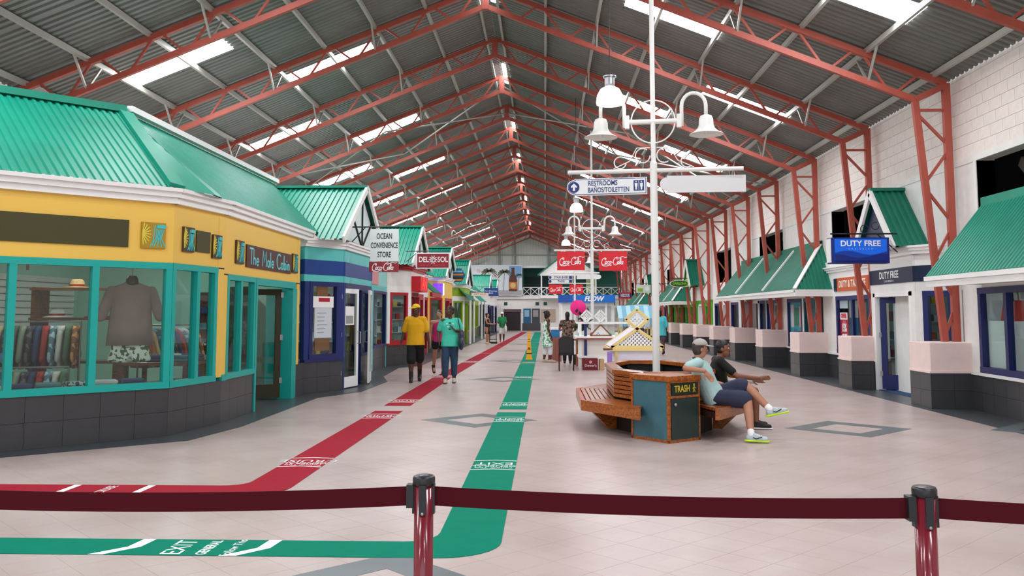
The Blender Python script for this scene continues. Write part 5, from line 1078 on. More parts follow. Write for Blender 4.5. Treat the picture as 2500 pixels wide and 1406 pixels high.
# pendant lamps over the middle
LG = mat('lit_glass_bell', (255, 252, 246), .3, emit=2.2)
for i, y in enumerate((13.0, 27.0, 40.5, 54.0)):
    t = thing('pendant_lamp', f'{ordinal(i)} glass bell pendant lamp hanging on a long cord', 'pendant lamp', (.98, y, 4.7), group='bell pendant lamps'); zz = roofz(.98)-4.7+.01
    MB().lathe([(.2, 0), (.205, .03), (.19, .14), (.14, .23), (.07, .27), (0, .275)], (0, 0, 0), 24).build('glass_bell', LG, t, world=False, smooth=True)
    MB().lathe([(.07, .27), (.075, .3), (.075, .4), (.03, .42)], (0, 0, 0), 16).build('ballast_cap', STEELG, t, world=False)
    MB().lathe([(.1, .41), (.1, .43), (.09, .43)], (0, 0, 0), 16, closed=False).build('collar', STEELG, t, world=False); MB().tube([(0, 0, .42), (0, 0, zz)], .008, 6).build('cord', BLACK, t, world=False)
# ------------------------------------------------------------------ market stalls
def clip_line(poly, p, d):
    ts = []; n = len(poly)
    for i in range(n):
        a, b = poly[i], poly[(i+1) % n]; ex, ey = b[0]-a[0], b[1]-a[1]; den = d[0]*ey-d[1]*ex
        if abs(den) < 1e-9: continue
        t = ((a[0]-p[0])*ey-(a[1]-p[1])*ex)/den; u = ((a[0]-p[0])*d[1]-(a[1]-p[1])*d[0])/den
        if -1e-6 <= u <= 1+1e-6: ts.append(t)
    return (min(ts), max(ts)) if len(ts) >= 2 and max(ts)-min(ts) > .02 else None
def lattice(par, poly, y, sp, wd, m, fm, fw=.05, diag=True):
    cx = sum(p[0] for p in poly)/len(poly); cz = sum(p[1] for p in poly)/len(poly); mb = MB()
    for j, d in enumerate(((.7071, .7071), (.7071, -.7071)) if diag else ((1, 0), (0, 1))):
        nrm = (-d[1], d[0])
        for k in range(-14, 15):
            p = (cx+nrm[0]*k*sp, cz+nrm[1]*k*sp); r = clip_line(poly, p, d)
            if r: mb.bar((p[0]+d[0]*r[0], y+.008*j, p[1]+d[1]*r[0]), (p[0]+d[0]*r[1], y+.008*j, p[1]+d[1]*r[1]), wd, .008, (0, 1, 0))
    mb.build('lattice', m, par)
    for i in range(len(poly)):
        a, b = poly[i], poly[(i+1) % len(poly)]; MB().bar((a[0], y, a[1]), (b[0], y, b[1]), fw, .05, (0, 1, 0)).build('lattice_frame', fm, par)
PYEL = mat('pale_yellow_paint', (238, 214, 140), .5); PLAV = mat('lavender_white', (226, 222, 236), .5)
st1 = thing('market_stall', 'white market stall with yellow framed lattice gable behind the bench', 'stall', (2.4, 20, 0))
sx0, sx1, sy0, sy1 = 1.5, 2.46, 19.2, 20.7; cx = (sx0+sx1)/2-.45
MB().box(sx0+.03, sx1-.03, sy0+.03, sy1-.03, 0, .8).build('body', PLAV, st1)
for x in (sx0, sx1-.06):
    for y in (sy0, sy1-.06): MB().box(x, x+.06, y, y+.06, 0, .82).build('corner_post', PYEL, st1)
MB().box(sx0-.12, sx1+.05, sy0-.04, sy1+.05, .8, .86).build('counter', PYEL, st1)
cX = 1.98; tri = [(sx0-.02+.0, .88), (cX+.58, .88), (cX, 1.28)]
tri = [(cX-.56, .88), (cX+.56, .88), (cX, 1.27)]
lattice(st1, tri, sy0, .058, .03, WHITE, PYEL, .06); lattice(st1, [(cX, 1.27), (cX+.25, 1.47), (cX, 1.69), (cX-.25, 1.47)], sy0, .058, .03, WHITE, PYEL, .06)
lattice(st1, tri, sy1, .058, .03, WHITE, PYEL, .06); 
for s in (-1, 1): MB().prism([(0, 0), (0, sy1-sy0), (.68, sy1-sy0), (.68, 0)], (cX+s*.56, sy0, .87), Vector((-s*.56, 0, .39)).normalized(), (0, 1, 0), Vector((s*.39, 0, .56)).normalized(), .0, .02).build('sloping_tray', PLAV, st1)
MB().box(1.34, 1.42, 18.9, 19.3, .02, .78).build('hanging_cloth', mat('purple_cloth', (150, 120, 206), .7), st1)
MB().tube([(sx0-.25, sy0-.02, .84), (sx0-.05, sy0-.02, .84)], .03, 8).build('handle', WOODD, st1)
st2 = thing('market_stall', 'white market stall with lattice diamonds and small goods, left of the lattice gable', 'stall', (1.6, 25.6, 0))
MB().box(1.05, 2.6, 25.5, 26.5, .4, .9).build('body', mat('stall_cream', (226, 220, 212), .5), st2); MB().box(.85, 2.7, 25.35, 26.6, .9, .95).build('counter', WHITE, st2); MB().box(.9, 2.65, 25.4, 25.45, .86, .9).build('counter_edge', mat('brick_red', (190, 90, 80), .5), st2)
MB().box(.95, 2.6, 25.45, 26.5, .34, .4).build('lower_shelf', WHITE, st2)
for x in (.98, 2.52):
    for y in (25.5, 26.4): MB().box(x, x+.07, y, y+.07, 0, 1.35).build('leg', WHITE, st2)
MB().box(1.12, 1.2, 25.46, 25.5, .4, 1.3).build('blue_post', NAVY, st2); MB().box(.9, 2.65, 25.6, 25.66, 1.3, 1.36).build('rail', WHITE, st2)
for x in (1.2, 1.6): lattice(st2, [(x, 1.34), (x+.17, 1.52), (x, 1.7), (x-.17, 1.52)], 25.6, .05, .022, WHITE, WHITE, .035)
lattice(st2, [(1.3, .97), (1.9, .97), (1.6, 1.28)], 25.6, .05, .022, WHITE, WOODD, .035)
for i in range(9):
    c = [(120, 190, 160), (200, 220, 200), (180, 60, 70), (60, 80, 150), (230, 210, 180)][i % 5]; o = MB().lathe([(.05, 0), (.06, .05), (.03, .1), (.0, .11)], (1.0+.18*i, 25.9, .95), 10).build('trinket', mat(f'trinket_{i % 5}', c, .5)); tag(o, f'{ordinal(i)} small trinket from the left on the white stall counter', 'trinket', 'trinkets on the white stall')
bx = thing('carton', 'dark red carton with white lettering under the white stall', 'box', (1.3, 25.7, 0)); MB().box(1.08, 1.5, 25.3, 25.7, 0, .33).build('body', mat('maroon_carton', (116, 18, 30), .6), bx, bevel=.006); text("Dewar's", .1, WHITE, bx, (1.29, 25.3, .13), (1, 0, 0), (0, 0, 1)); MB().prism(arc(1.29, .23, .04, .04, 0, 360, 14)[:-1], (0, 25.29, 0), (1, 0, 0), Z3, (0, 1, 0), 0, .008).build('emblem', mat('carton_print', (220, 180, 176), .6), bx)
bx2 = thing('carton', 'tan carton beside the dark red carton', 'box', (1.6, 25.7, 0)); MB().box(1.54, 1.68, 25.35, 25.7, 0, .3).build('body', mat('tan_carton', (196, 160, 120), .7), bx2, bevel=.005); MB().box(1.6, 1.62, 25.345, 25.7, .295, .302).build('tape', mat('tape', (214, 196, 160), .4), bx2)
st3 = thing('market_stall', 'small cart with a blue striped canopy behind the lattice gable', 'stall', (2.75, 28.4, 0))
CB = mat('canopy_blue', (110, 170, 196), .7); CB2 = mat('canopy_pale', (168, 206, 216), .7)
for k in range(8):
    x0 = 2.3+.14*k; m = CB if k % 2 else CB2
    MB().add([(x0, 27.9, 1.45), (x0+.14, 27.9, 1.45), (x0+.14, 28.5, 1.85), (x0, 28.5, 1.85)], [(0, 1, 2, 3)]).build('canopy_stripe', m, st3); MB().prism([(x0, 1.45), (x0+.14, 1.45), (x0+.12, 1.2), (x0+.07, 1.17), (x0+.02, 1.2)], (0, 27.89, 0), (1, 0, 0), Z3, (0, 1, 0), 0, .01).build('valance', m, st3)
    MB().add([(x0, 28.5, 1.85), (x0+.14, 28.5, 1.85), (x0+.14, 29.1, 1.45), (x0, 29.1, 1.45)], [(0, 1, 2, 3)]).build('canopy_stripe', m, st3)
MB().box(2.35, 3.35, 28.0, 29.0, .3, .9).build('cart_body', PYEL, st3)
for x in (2.36, 3.3):
    for y in (28.0, 28.96): MB().box(x, x+.05, y, y+.05, 0, 1.5).build('post', PYEL, st3)
ch = thing('banquet_chair', 'black padded banquet chair with its back to the viewer', 'chair', (.6, 25.0, 0))
CHB = mat('black_vinyl', (22, 20, 22), .45); CHM = mat('dark_chair_metal', (46, 36, 34), .4, .5)
MB().box(.38, .82, 24.95, 25.4, .43, .5).build('seat', CHB, ch, bevel=.02)
MB().prism([(-.2, .5), (.2, .5), (.22, .8), (.17, .93), (.08, .97), (-.08, .97), (-.17, .93), (-.22, .8)], (.6, 24.9, 0), (1, 0, 0), Z3, (0, 1, 0), 0, .06).build('backrest', CHB, ch, bevel=.012)
for x in (.4, .8):
    MB().tube([(x, 24.88, 0), (x, 24.94, .45), (x, 24.93, .9)], .014, 8).build('leg', CHM, ch); MB().tube([(x, 25.4, 0), (x, 25.36, .45)], .014, 8).build('leg', CHM, ch)
cn = thing('wet_floor_cone', 'tall yellow wet floor cone standing on the green stripe', 'caution cone', (-.55, 31.0, 0)); CYL = mat('caution_yellow', (252, 178, 10), .45)
MB().lathe([(.17, 0), (.17, .03), (.14, .05), (.13, .12)], (0, 0, 0), 4).build('base', CYL, cn, world=False); cb_ = MB().lathe([(.13, .1), (.055, .9), (.05, .95), (.0, .96)], (0, 0, 0), 4).build('body', CYL, cn, world=False)
for o in cn.children: o.rotation_euler = (0, 0, PI/4)
for z, h, w_ in ((.2, .03, .1), (.62, .015, .05), (.7, .015, .04)): MB().box(-w_, w_, -.098+z*.068-.008, -.09+z*.068, z, z+h).build('print', BLACK, cn, world=False)
MB().prism([(-.06, .35), (.06, .35), (0, .45)], (0, -.083, 0), (1, 0, 0), Z3, (0, 1, 0), 0, .01).build('warning_triangle', mat('caution_print', (120, 60, 10), .5), cn, world=False)
pw = thing('paper_parasol', 'bright pink paper parasol standing among the stalls', 'parasol', (1.05, 28.0, 0)); MB().lathe([(.25, 0), (.2, .03), (.1, .055), (0, .065)], (0, 0, 0), 20, closed=False).build('canopy', mat('pink_paper', (236, 16, 130), .6), pw, world=False, smooth=True); MB().tube([(0, .05, 0), (0, .05, 1.76)], .012, 6).build('stick', WOODD, pw, world=False); MB().lathe([(.14, 0), (.16, .3), (.14, .32)], (0, .05, 0), 14).build('pot', BLACK, pw, world=False)
pc = pw.children[0]; pc.rotation_euler = (math.radians(80), 0, 0); pc.location = (0, .02, 1.78)
pt = thing('potted_foliage', 'dark leafy plant with coloured flowers below the pink parasol', 'plant', (1.15, 27.6, 0)); MB().lathe([(.13, 0), (.16, .9), (.15, .92)], (0, 0, 0), 14).build('stand', mat('dark_stand', (40, 36, 34), .6), pt, world=False)
LV = mat('dark_leaf', (50, 66, 40), .6); r = random.Random(5); lf = MB().add([(0, 0, 0), (.04, .06, .02), (0, .16, -.02), (-.04, .06, .02)], [(0, 1, 2, 3)]).mesh('leaf'); lf.materials.append(LV)
for i in range(60): o = link('leaf', lf, pt); o.location = (r.gauss(0, .09), r.gauss(0, .09), 1.1+abs(r.gauss(0, .2))); o.rotation_euler = (r.uniform(-1, 1), r.uniform(-1, 1), r.uniform(0, 6.28)); o.scale = (1.3, 1.3, 1.3)
for i, c in enumerate(((70, 60, 170), (236, 20, 130), (230, 230, 240), (200, 40, 60))): MB().ell((r.gauss(0, .1), -.12, 1.2+.12*i), (.05, .04, .05), 10, 6).build('flower', mat(f'flower_{i}', c, .6), pt, world=False)
tbl = thing('vendor_table', 'brown wooden vendor table behind the black chair', 'table', (.95, 27.0, 0)); MB().box(.7, 1.5, 26.9, 27.7, .78, .83).build('top', WOODD, tbl); MB().box(.95, 1.45, 27.0, 27.6, 0, .78).build('cabinet', WOODR, tbl)
cooler = thing('cooler_box', 'small blue and white cooler box on the floor by the vendor', 'cooler', (.35, 29.8, 0)); MB().box(.15, .5, 29.9, 30.3, .8, 1.05).build('body', mat('cooler_blue', (40, 130, 196), .5), cooler, bevel=.01); MB().box(.14, .51, 29.89, 30.31, 1.05, 1.12).build('lid', WHITE, cooler, bevel=.01); MB().box(.1, .56, 29.85, 30.35, 0, .8).build('stand', mat('stand_cloth', (160, 100, 90), .8), cooler)
cooler['label'] = 'small blue and white cooler box on a cloth covered stand'
sr = thing('postcard_rack', 'black wire rack beside the far left shop', 'rack', (-2.75, 47.6, 0))
for x in (-2.95, -2.6): MB().tube([(x, 47.6, 0), (x, 47.6, 1.6)], .02, 6).build('upright', BLACK, sr)
for z in (.2, .6, 1.0, 1.4): MB().box(-2.98, -2.57, 47.5, 47.7, z, z+.03).build('shelf', BLACK, sr)
MB().box(-3.0, -2.55, 47.4, 47.8, 0, .08).build('base', BLACK, sr)
# ================================================================== PEOPLE
def remesh(mb, name, m, parent, voxel, smooth=4, noise=0.0, nscale=.25):
    me = mb.mesh(name); o = bpy.data.objects.new(name, me)
    r = o.modifiers.new('r', 'REMESH'); r.mode = 'VOXEL'; r.voxel_size = voxel
    if smooth: s = o.modifiers.new('s', 'SMOOTH'); s.iterations = smooth; s.factor = .5
    if noise:
        tx = bpy.data.textures.new('fold', 'CLOUDS'); tx.noise_scale = nscale; d = o.modifiers.new('d', 'DISPLACE'); d.texture = tx; d.strength = noise; d.mid_level = .5
    me2 = bake(o)
    me2.materials.clear(); me2.materials.append(m); me2.name = name; me2.shade_smooth()
    off = WL[parent.name]
    for v in me2.vertices: v.co = v.co-off
    return link(name, me2, parent, off)
V = lambda *a: Vector(a)
def standing(loc, ang, H, step=(0, 0), lift=(0, 0), arms=None, lean=0.0, head_turn=0.0, knee=(0, 0)):
    """joint positions for an upright figure; ang: direction it faces in plan (radians)"""
    f = V(math.cos(ang), math.sin(ang), 0); r = V(f.y, -f.x, 0); o = V(*loc); up = V(0, 0, 1)
    P = lambda x, y, z: o+r*(x*H)+f*(y*H)+up*(z*H)      # x: to the figure's right
    J = {'H': H, 'f': f, 'r': r}
    J['hipC'] = P(0, 0, .53); J['waist'] = P(0, lean*.3, .61); J['chest'] = P(0, lean*.7, .735); J['neck'] = P(0, lean, .83); J['head'] = P(0, lean+.012, .925)
    J['hf'] = f*math.cos(head_turn)+r*math.sin(head_turn)
    J['sh'] = [P(s*.105, lean*.9, .805) for s in (-1, 1)]
    arms = arms or [None, None]; J['el'] = []; J['wr'] = []; J['hd'] = []
    for i, s in enumerate((-1, 1)):
        a = arms[i] or ((s*.135, -.015, .635), (s*.14, .03, .49), (s*.14, .045, .41))
        J['el'].append(P(*a[0])); J['wr'].append(P(*a[1])); J['hd'].append((P(*a[2])-P(*a[1])).normalized())
    J['hip'] = [P(s*.052, 0, .51) for s in (-1, 1)]; J['kn'] = []; J['an'] = []; J['toe'] = []
    for i, s in enumerate((-1, 1)):
        y = step[i]; J['kn'].append(P(s*.055, y*.55+.02+knee[i], .28+lift[i]*.4)); J['an'].append(P(s*.055, y, .045+lift[i])); J['toe'].append((f*math.cos(lift[i]*9)-up*math.sin(lift[i]*9)).normalized())
    return J
def hand(mb, w, d, side, H, curl=.5):
    d = d.normalized(); k = H/1.75
    pal = w+d*.085*k; sd = (side-d*side.dot(d)).normalized(); n = d.cross(sd)
    mb.cap(w, pal, .024*k, .036*k, 10, .5, n)
    for i, (x, L) in enumerate(((-.028, .068), (-.01, .08), (.009, .074), (.027, .058))):
        a = pal+sd*x*k+d*.012*k; dd = d; b = a+(dd*.5*L)*k; c = b+(dd*math.cos(curl)+n*math.sin(curl)).normalized()*.32*L*k; e = c+(dd*math.cos(curl*2)+n*math.sin(curl*2)).normalized()*.24*L*k
        mb.cap(a, b, .0095*k, .009*k, 8); mb.cap(b, c, .009*k, .0085*k, 8); mb.cap(c, e, .0085*k, .0075*k, 8)
    a = w+d*.035*k-sd*.03*k; b = a+(d*.7-sd*.7)*.04*k; c = b+(d*.95-sd*.2)*.035*k; mb.cap(a, b, .012*k, .011*k, 8); mb.cap(b, c, .011*k, .009*k, 8)
def make_person(label, J, skin, parts, loc, voxel=.011, hair=None, hands=True, fat=1.0, bust=0.0):
    t = thing('person', label, 'person', loc); H = J['H']; f, r = J['f'], J['r']; up = V(0, 0, 1); hf = J['hf']; hr = V(hf.y, -hf.x, 0); hd = J['head']
    B = MB()
    B.cap(J['hipC']-up*.01*H, J['waist'], .072*H*fat, .066*H*fat, 14, .68, f); B.cap(J['waist'], J['chest'], .066*H*fat, .078*H*fat, 14, .66, f); B.cap(J['chest'], J['neck']-up*.03*H, .078*H*fat, .05*H, 14, .62, f)
    B.cap(J['hip'][0], J['hip'][1], .048*H*fat, .048*H*fat, 12, 1.1, f); B.cap(J['sh'][0], J['sh'][1], .036*H, .036*H, 12)
    B.cap(J['neck']-up*.02*H, hd-hf*.01*H, .031*H, .029*H, 12)
    hu = up; hR = Matrix((hr, hf, hu)).transposed()
    B.ell(hd+hu*.012*H, (.042*H, .052*H, .056*H), 18, 12, hR); B.ell(hd+hf*.014*H-hu*.026*H, (.033*H, .034*H, .042*H), 14, 10, hR)        # skull and jaw
    B.cap(hd+hf*.047*H+hu*.006*H, hd+hf*.059*H-hu*.012*H, .0055*H, .0095*H, 8)                                                     # nose
    for s in (-1, 1): B.ell(hd+hr*s*.043*H-hf*.004*H-hu*.004*H, (.005*H, .011*H, .018*H), 8, 6, hR)                                # ears
    B.cap(hd+hf*.04*H-hu*.035*H-hr*.012*H, hd+hf*.04*H-hu*.035*H+hr*.012*H, .008*H, .008*H, 8)                                     # mouth mound
    for i, s in enumerate((-1, 1)):
        B.cap(J['sh'][i], J['el'][i], .028*H*fat, .0225*H*fat, 12); B.cap(J['el'][i], J['wr'][i], .0235*H*fat, .0155*H, 12)
        B.cap(J['hip'][i], J['kn'][i], .051*H*fat, .034*H*fat, 14); B.cap(J['kn'][i], J['kn'][i].lerp(J['an'][i], .4)-0*f, .034*H*fat, .032*H*fat, 12); B.cap(J['kn'][i].lerp(J['an'][i], .35), J['an'][i], .033*H*fat, .021*H, 12)
        to = J['toe'][i]; B.cap(J['an'][i]-up*.015*H, J['an'][i]-up*.022*H+to*.085*H, .022*H, .02*H, 10)
        if hands: hand(B, J['wr'][i], J['hd'][i], (f if abs(J['hd'][i].dot(f)) < .8 else up)*(1), H)
    remesh(B, 'body', skin, t, voxel, 3)
    # face details
    EW = mat('eye_white', (236, 232, 226), .4); ED = mat('eye_dark', (26, 18, 14), .4); LP = mat('lip_tone', (120, 62, 54), .5)
    for s in (-1, 1):
        MB().ell(hd+hf*.044*H+hr*s*.018*H+hu*.008*H, (.009*H, .006*H, .005*H), 10, 6, hR).build('eye', EW, t); MB().ell(hd+hf*.0485*H+hr*s*.018*H+hu*.008*H, (.0035*H, .003*H, .0038*H), 8, 6, hR).build('iris', ED, t)
        MB().cap(hd+hf*.0485*H+hr*s*.010*H+hu*.018*H, hd+hf*.044*H+hr*s*.028*H+hu*.019*H, .0028*H, .002*H, 6).build('eyebrow', ED, t)
    MB().cap(hd+hf*.0475*H-hu*.034*H-hr*.012*H, hd+hf*.0475*H-hu*.034*H+hr*.012*H, .0032*H, .0032*H, 6).build('mouth', LP, t)
    if hair:
        style, hm = hair; Hm = MB()
        Hm.ell(hd-hf*.008*H+hu*.022*H, (.047*H, .055*H, .054*H), 18, 12, hR)
        if style == 'short': Hm.ell(hd-hf*.022*H-hu*.008*H, (.044*H, .036*H, .042*H), 14, 10, hR)
        if style in ('long', 'bun', 'bob'): Hm.cap(hd-hf*.025*H+hu*.01*H, hd-hf*.03*H-hu*(.055 if style != 'long' else .14)*H, .044*H, .034*H, 12)
        if style == 'bun': Hm.ell(hd-hf*.055*H+hu*.04*H, (.028*H,)*3, 12, 8)
        if style == 'afro': Hm.ell(hd-hf*.014*H+hu*.02*H, (.054*H, .058*H, .056*H), 16, 12, hR)
        o = remesh(Hm, 'hair', hm, t, .01, 2, .008, .03)
        # keep the face free: push hair vertices in front of the brow back
        off = WL[t.name]
        for v in o.data.vertices:
            p = v.co+off-hd; y = p.dot(hf); z = p.dot(hu)
            if z < .03*H and y > .012*H: v.co = v.co-hf*(y-.012*H)-hu*0
    for p in parts: p(t, J)
    return t
SK = {'dark': mat('skin_dark', (84, 52, 40), .5, var=.06), 'brown': mat('skin_brown', (132, 84, 62), .5, var=.06), 'tan': mat('skin_tan', (178, 124, 98), .5, var=.06)}
HB = mat('black_hair', (20, 16, 15), .5, var=.2, scale=40)
def shirt(m, sleeve=.75, hem=.5, loose=.016, fat=1.0, noise=.012, tank=False, voxel=.013, name='shirt'):
    def go(t, J):
        H, f = J['H'], J['f']; up = V(0, 0, 1); M = MB(); base = J['waist'].lerp(J['hipC'], (.61-hem)/.08)
        if (base-J['waist']).length < .02: base = J['waist']-up*.05
        C = [base, J['waist'].lerp(base, .5), J['waist'], J['chest'], J['chest'].lerp(J['neck'], .55), J['neck']-up*.012*H]; n = 22
        wd = [(.098, .074), (.092, .07), (.083, .062), (.09, .064), (.084, .054), (.04, .036)]; b = len(M.v)
        for i, c in enumerate(C):
            ax = (C[min(i+1, 5)]-C[max(i-1, 0)]).normalized(); u_ = (J['r']-ax*ax.dot(J['r'])).normalized(); w_ = ax.cross(u_)
            rx, ry = wd[i][0]*H*(fat if i < 5 else 1)+loose*(.8 if i < 4 else .2), wd[i][1]*H*(fat if i < 5 else 1)+loose*(.7 if i < 4 else .2)
            for k in range(n): a_ = 2*PI*k/n; M.v.append(tuple(c+u_*(rx*math.cos(a_))+w_*(ry*math.sin(a_))))
        for i in range(5):
            for k in range(n): M.f.append((b+i*n+k, b+i*n+(k+1) % n, b+(i+1)*n+(k+1) % n, b+(i+1)*n+k))
        M.f.append(tuple(b+k for k in range(n))); M.f.append(tuple(b+5*n+k for k in range(n)))
        if not tank: M.cap(J['sh'][0], J['sh'][1], .034*H+loose*.3, .034*H+loose*.3, 12)
        if sleeve > 0:
            for i in (0, 1): M.cap(J['sh'][i], J['sh'][i].lerp(J['el'][i], sleeve), .028*H*fat+loose*.35, .026*H*fat+loose*.75, 12)
        remesh(M, name, m, t, voxel, 3, noise)
    return go
def trousers(m, length=1.0, loose=.012, fat=1.0, noise=.008, voxel=.013, name='trousers'):
    def go(t, J):
        H, f = J['H'], J['f']; M = MB(); up = V(0, 0, 1)
        M.cap(J['hip'][0], J['hip'][1], .049*H*fat+loose*.5, .049*H*fat+loose*.5, 12, 1.12, f); M.cap(J['hipC'], J['waist']-up*.04*H, .07*H*fat+loose*.5, .064*H*fat+loose*.3, 14, .74, f)
        for i in (0, 1):
            k = min(1, length/.5); q_ = J['hip'][i].lerp(J['kn'][i], k); M.cap(J['hip'][i], q_, .051*H*fat+loose*.4, (.051-.014*k)*H*fat+loose*1.25, 14)
            if length > .5: k2 = (length-.5)/.5; e = J['kn'][i].lerp(J['an'][i], k2); M.cap(J['kn'][i], e, .037*H*fat+loose, (.037-.011*k2)*H*fat+loose, 12)
        remesh(M, name, m, t, voxel, 3, noise)
    return go
def shoes(m, sole=None, boot=0.0, open_=False, sock=None):
    def go(t, J):
        H = J['H']; up = V(0, 0, 1)
        for i in (0, 1):
            to = J['toe'][i]; a = J['an'][i]; n = up-to*up.dot(to); n.normalize(); M = MB()
            M.cap(a-n*.016*H-to*.012*H, a-n*.024*H+to*.098*H, .027*H, .021*H, 12, .95, n); M.cap(a+n*.002*H, a-n*.01*H+to*.05*H, .026*H, .018*H, 12)
            if boot: M.cap(a, a+(J['kn'][i]-a).normalized()*boot, .028*H, .03*H, 12)
            s_ = remesh(M, 'shoe', m, t, .009, 2)
            if sole:
                S_ = MB(); S_.cap(a-n*.036*H-to*.02*H, a-n*.038*H+to*.105*H, .029*H, .024*H, 14, .34, n); S_.build('sole', sole, s_, smooth=True)
            if sock: MB().cap(a+n*.004*H, a+(J['kn'][i]-a).normalized()*.06, .026*H, .0255*H, 14).build('sock', sock, t, smooth=True)
    return go
def skirt(m, z0, z1, w0=.075, w1=.12, name='dress', top=True, hemfold=9):
    def go(t, J):
        H, f, r = J['H'], J['f'], J['r']; base = J['hipC']-V(0, 0, .53*H); n = 40; M = MB(); rows = 9; b = 0
        for i in range(rows):
            k = i/(rows-1); z = z0+(z1-z0)*k; w_ = w0+(w1-w0)*k
            for j in range(n):
                a = 2*PI*j/n; fo = 1+.06*k*math.sin(hemfold*a+1.3); M.v.append(tuple(base+r*(w_*H*math.cos(a)*fo)+f*(w_*.74*H*math.sin(a)*fo)+V(0, 0, z*H)))
        for i in range(rows-1):
            for j in range(n): M.f.append((i*n+j, i*n+(j+1) % n, (i+1)*n+(j+1) % n, (i+1)*n+j))
        M.f.append(tuple(range(n)))
        M.build(name, m, t, smooth=True)
        if top: shirt(m, 0, .56, .014, tank=True, name='bodice')(t, J)
    return go
def cap_hat(m, brim_turn=0.0, strap=None):
    def go(t, J):
        H = J['H']; hf = J['hf']; c_, s_ = math.cos(brim_turn), math.sin(brim_turn); hr = V(hf.y, -hf.x, 0); bf = hf*c_+hr*s_; br = V(bf.y, -bf.x, 0); o = J['head']+V(0, 0, .03*H); R = Matrix((br, bf, V(0, 0, 1))).transposed()
        M = MB(); n = 20
        for i in range(7):
            a = PI/2*i/6
            for j in range(n):
                q_ = 2*PI*j/n; M.v.append(tuple(o+R @ V(.052*H*math.cos(a)*math.cos(q_), .060*H*math.cos(a)*math.sin(q_), .05*H*math.sin(a))))
        for i in range(6):
            for j in range(n): M.f.append((i*n+j, i*n+(j+1) % n, (i+1)*n+(j+1) % n, (i+1)*n+j))
        M.f.append(tuple(range(n))); k = M.build('cap', m, t, smooth=True)
        pts = [(.046*math.cos(a), .03+.04*math.sin(a)) for a in [PI*i/10 for i in range(11)]]; Bm = MB(); b0 = len(Bm.v)
        outer = [(x*1.0, .035+.075*math.sin(a)) for (x, y), a in zip(pts, [PI*i/10 for i in range(11)])]
        inner = [(.046*math.cos(a), .02+.035*math.sin(a)) for a in [PI*i/10 for i in range(11)]]
        for dz in (0, .004):
            for (x, y) in outer: Bm.v.append(tuple(o+R @ V(x*H, y*H, (dz-.16*(y-.03)-.35*abs(x)*abs(x)*8)*H)))
            for (x, y) in inner: Bm.v.append(tuple(o+R @ V(x*H, y*H, dz*H)))
        for i in range(10): Bm.f += [(i, i+1, 12+i, 11+i), (22+i, 33+i, 34+i, 23+i), (i, 22+i, 23+i, i+1)]
        Bm.build('brim', m, k)
        MB().ell(o+V(0, 0, .05*H), (.006, .006, .004), 8, 5).build('button', m, k)
    return go
def bag(m, off, size, strap_from=None, name='handbag', strap_m=None):
    def go(t, J):
        H, f, r = J['H'], J['f'], J['r']; c = J['hipC']+r*off[0]+f*off[1]+V(0, 0, off[2]); M = MB(); M.cap(c-f*size[0]*.3-V(0, 0, size[1]*.2), c+f*size[0]*.3-V(0, 0, size[1]*.2), size[1]*.5, size[1]*.5, 14, .4, r); M.cap(c+V(0, 0, size[1]*.05), c+V(0, 0, size[1]*.3), size[0]*.45, size[0]*.38, 14, .35, r)
        b = remesh(M, name, m, t, .012, 3)
        if strap_from is not None: s = J['sh'][strap_from]+V(0, 0, .03*H); MB().tube([c+f*.1+V(0, 0, size[1]*.3), s+f*.05, s-f*.05, c-f*.1+V(0, 0, size[1]*.3)], .01, 6).build('strap', strap_m or m, b)
    return go
def printed(name, base, spots, sc=9, thr=.56): return floral(name, base, spots, sc)
A = math.radians
# the three walkers on the left
YS = mat('yellow_tee', (238, 176, 14), .8, var=.07, scale=8, bump=.25); BLK_C = mat('black_cloth', (18, 18, 20), .85); BOOT = mat('dark_boot', (30, 24, 24), .6)
J = standing((-3.05, 20.95, 0), A(-82), 1.82, step=(-.13, .09), lift=(.035, 0), head_turn=A(25), arms=[((-.145, -.02, .64), (-.17, .02, .50), (-.175, .04, .42)), ((.15, -.05, .64), (.185, -.03, .505), (.20, -.02, .42))])
make_person('person in a yellow tee and yellow cap, black shorts and boots, walking', J, SK['dark'], [shirt(YS, .85, .47, .03, 1.12), trousers(BLK_C, .52, .03, 1.1, name='shorts'), shoes(BOOT, BLACK, .16), cap_hat(mat('yellow_cap', (250, 206, 20), .7), A(25))], (-3.05, 20.95, 0), hair=('short', HB), fat=1.08)
J = standing((-2.78, 23.3, 0), A(-75), 1.70, step=(.08, -.16), lift=(0, .09), head_turn=A(30), arms=[((-.13, -.04, .64), (-.12, .08, .56), (-.1, .14, .53)), None])
make_person('person in a magenta top and black shorts walking behind the yellow tee', J, SK['tan'], [shirt(mat('magenta_top', (176, 22, 96), .8, var=.08), 0, .5, .012, tank=True), trousers(BLK_C, .2, .014, name='shorts'), shoes(BOOT, BLACK)], (-2.78, 23.3, 0), hair=('bob', HB))
TT = mat('aqua_tee', (70, 206, 176), .8, var=.08, bump=.25); DEN = mat('blue_denim', (38, 66, 92), .85, var=.12, scale=12)
J = standing((-2.2, 20.6, 0), A(-86), 1.78, step=(-.05, .07), head_turn=A(42), arms=[((-.15, -.02, .66), (-.07, .09, .68), (-.01, .1, .735)), ((.15, -.03, .65), (.14, .06, .54), (.13, .12, .5))])
def tee_print(t, J):
    H, f, r = J['H'], J['f'], J['r']
    for i, (dx, dz) in enumerate(((-.05, .055), (0, .07), (.05, .055), (-.03, .02), (.03, .02), (0, -.01))): MB().ell(J['chest']+f*.077*H+r*dx*H*.8+V(0, 0, (dz-.03)*H), (.028, .012, .018), 10, 6).build('print', NAVYD if i % 2 else mat('tee_print_pale', (206, 226, 214), .8), t)
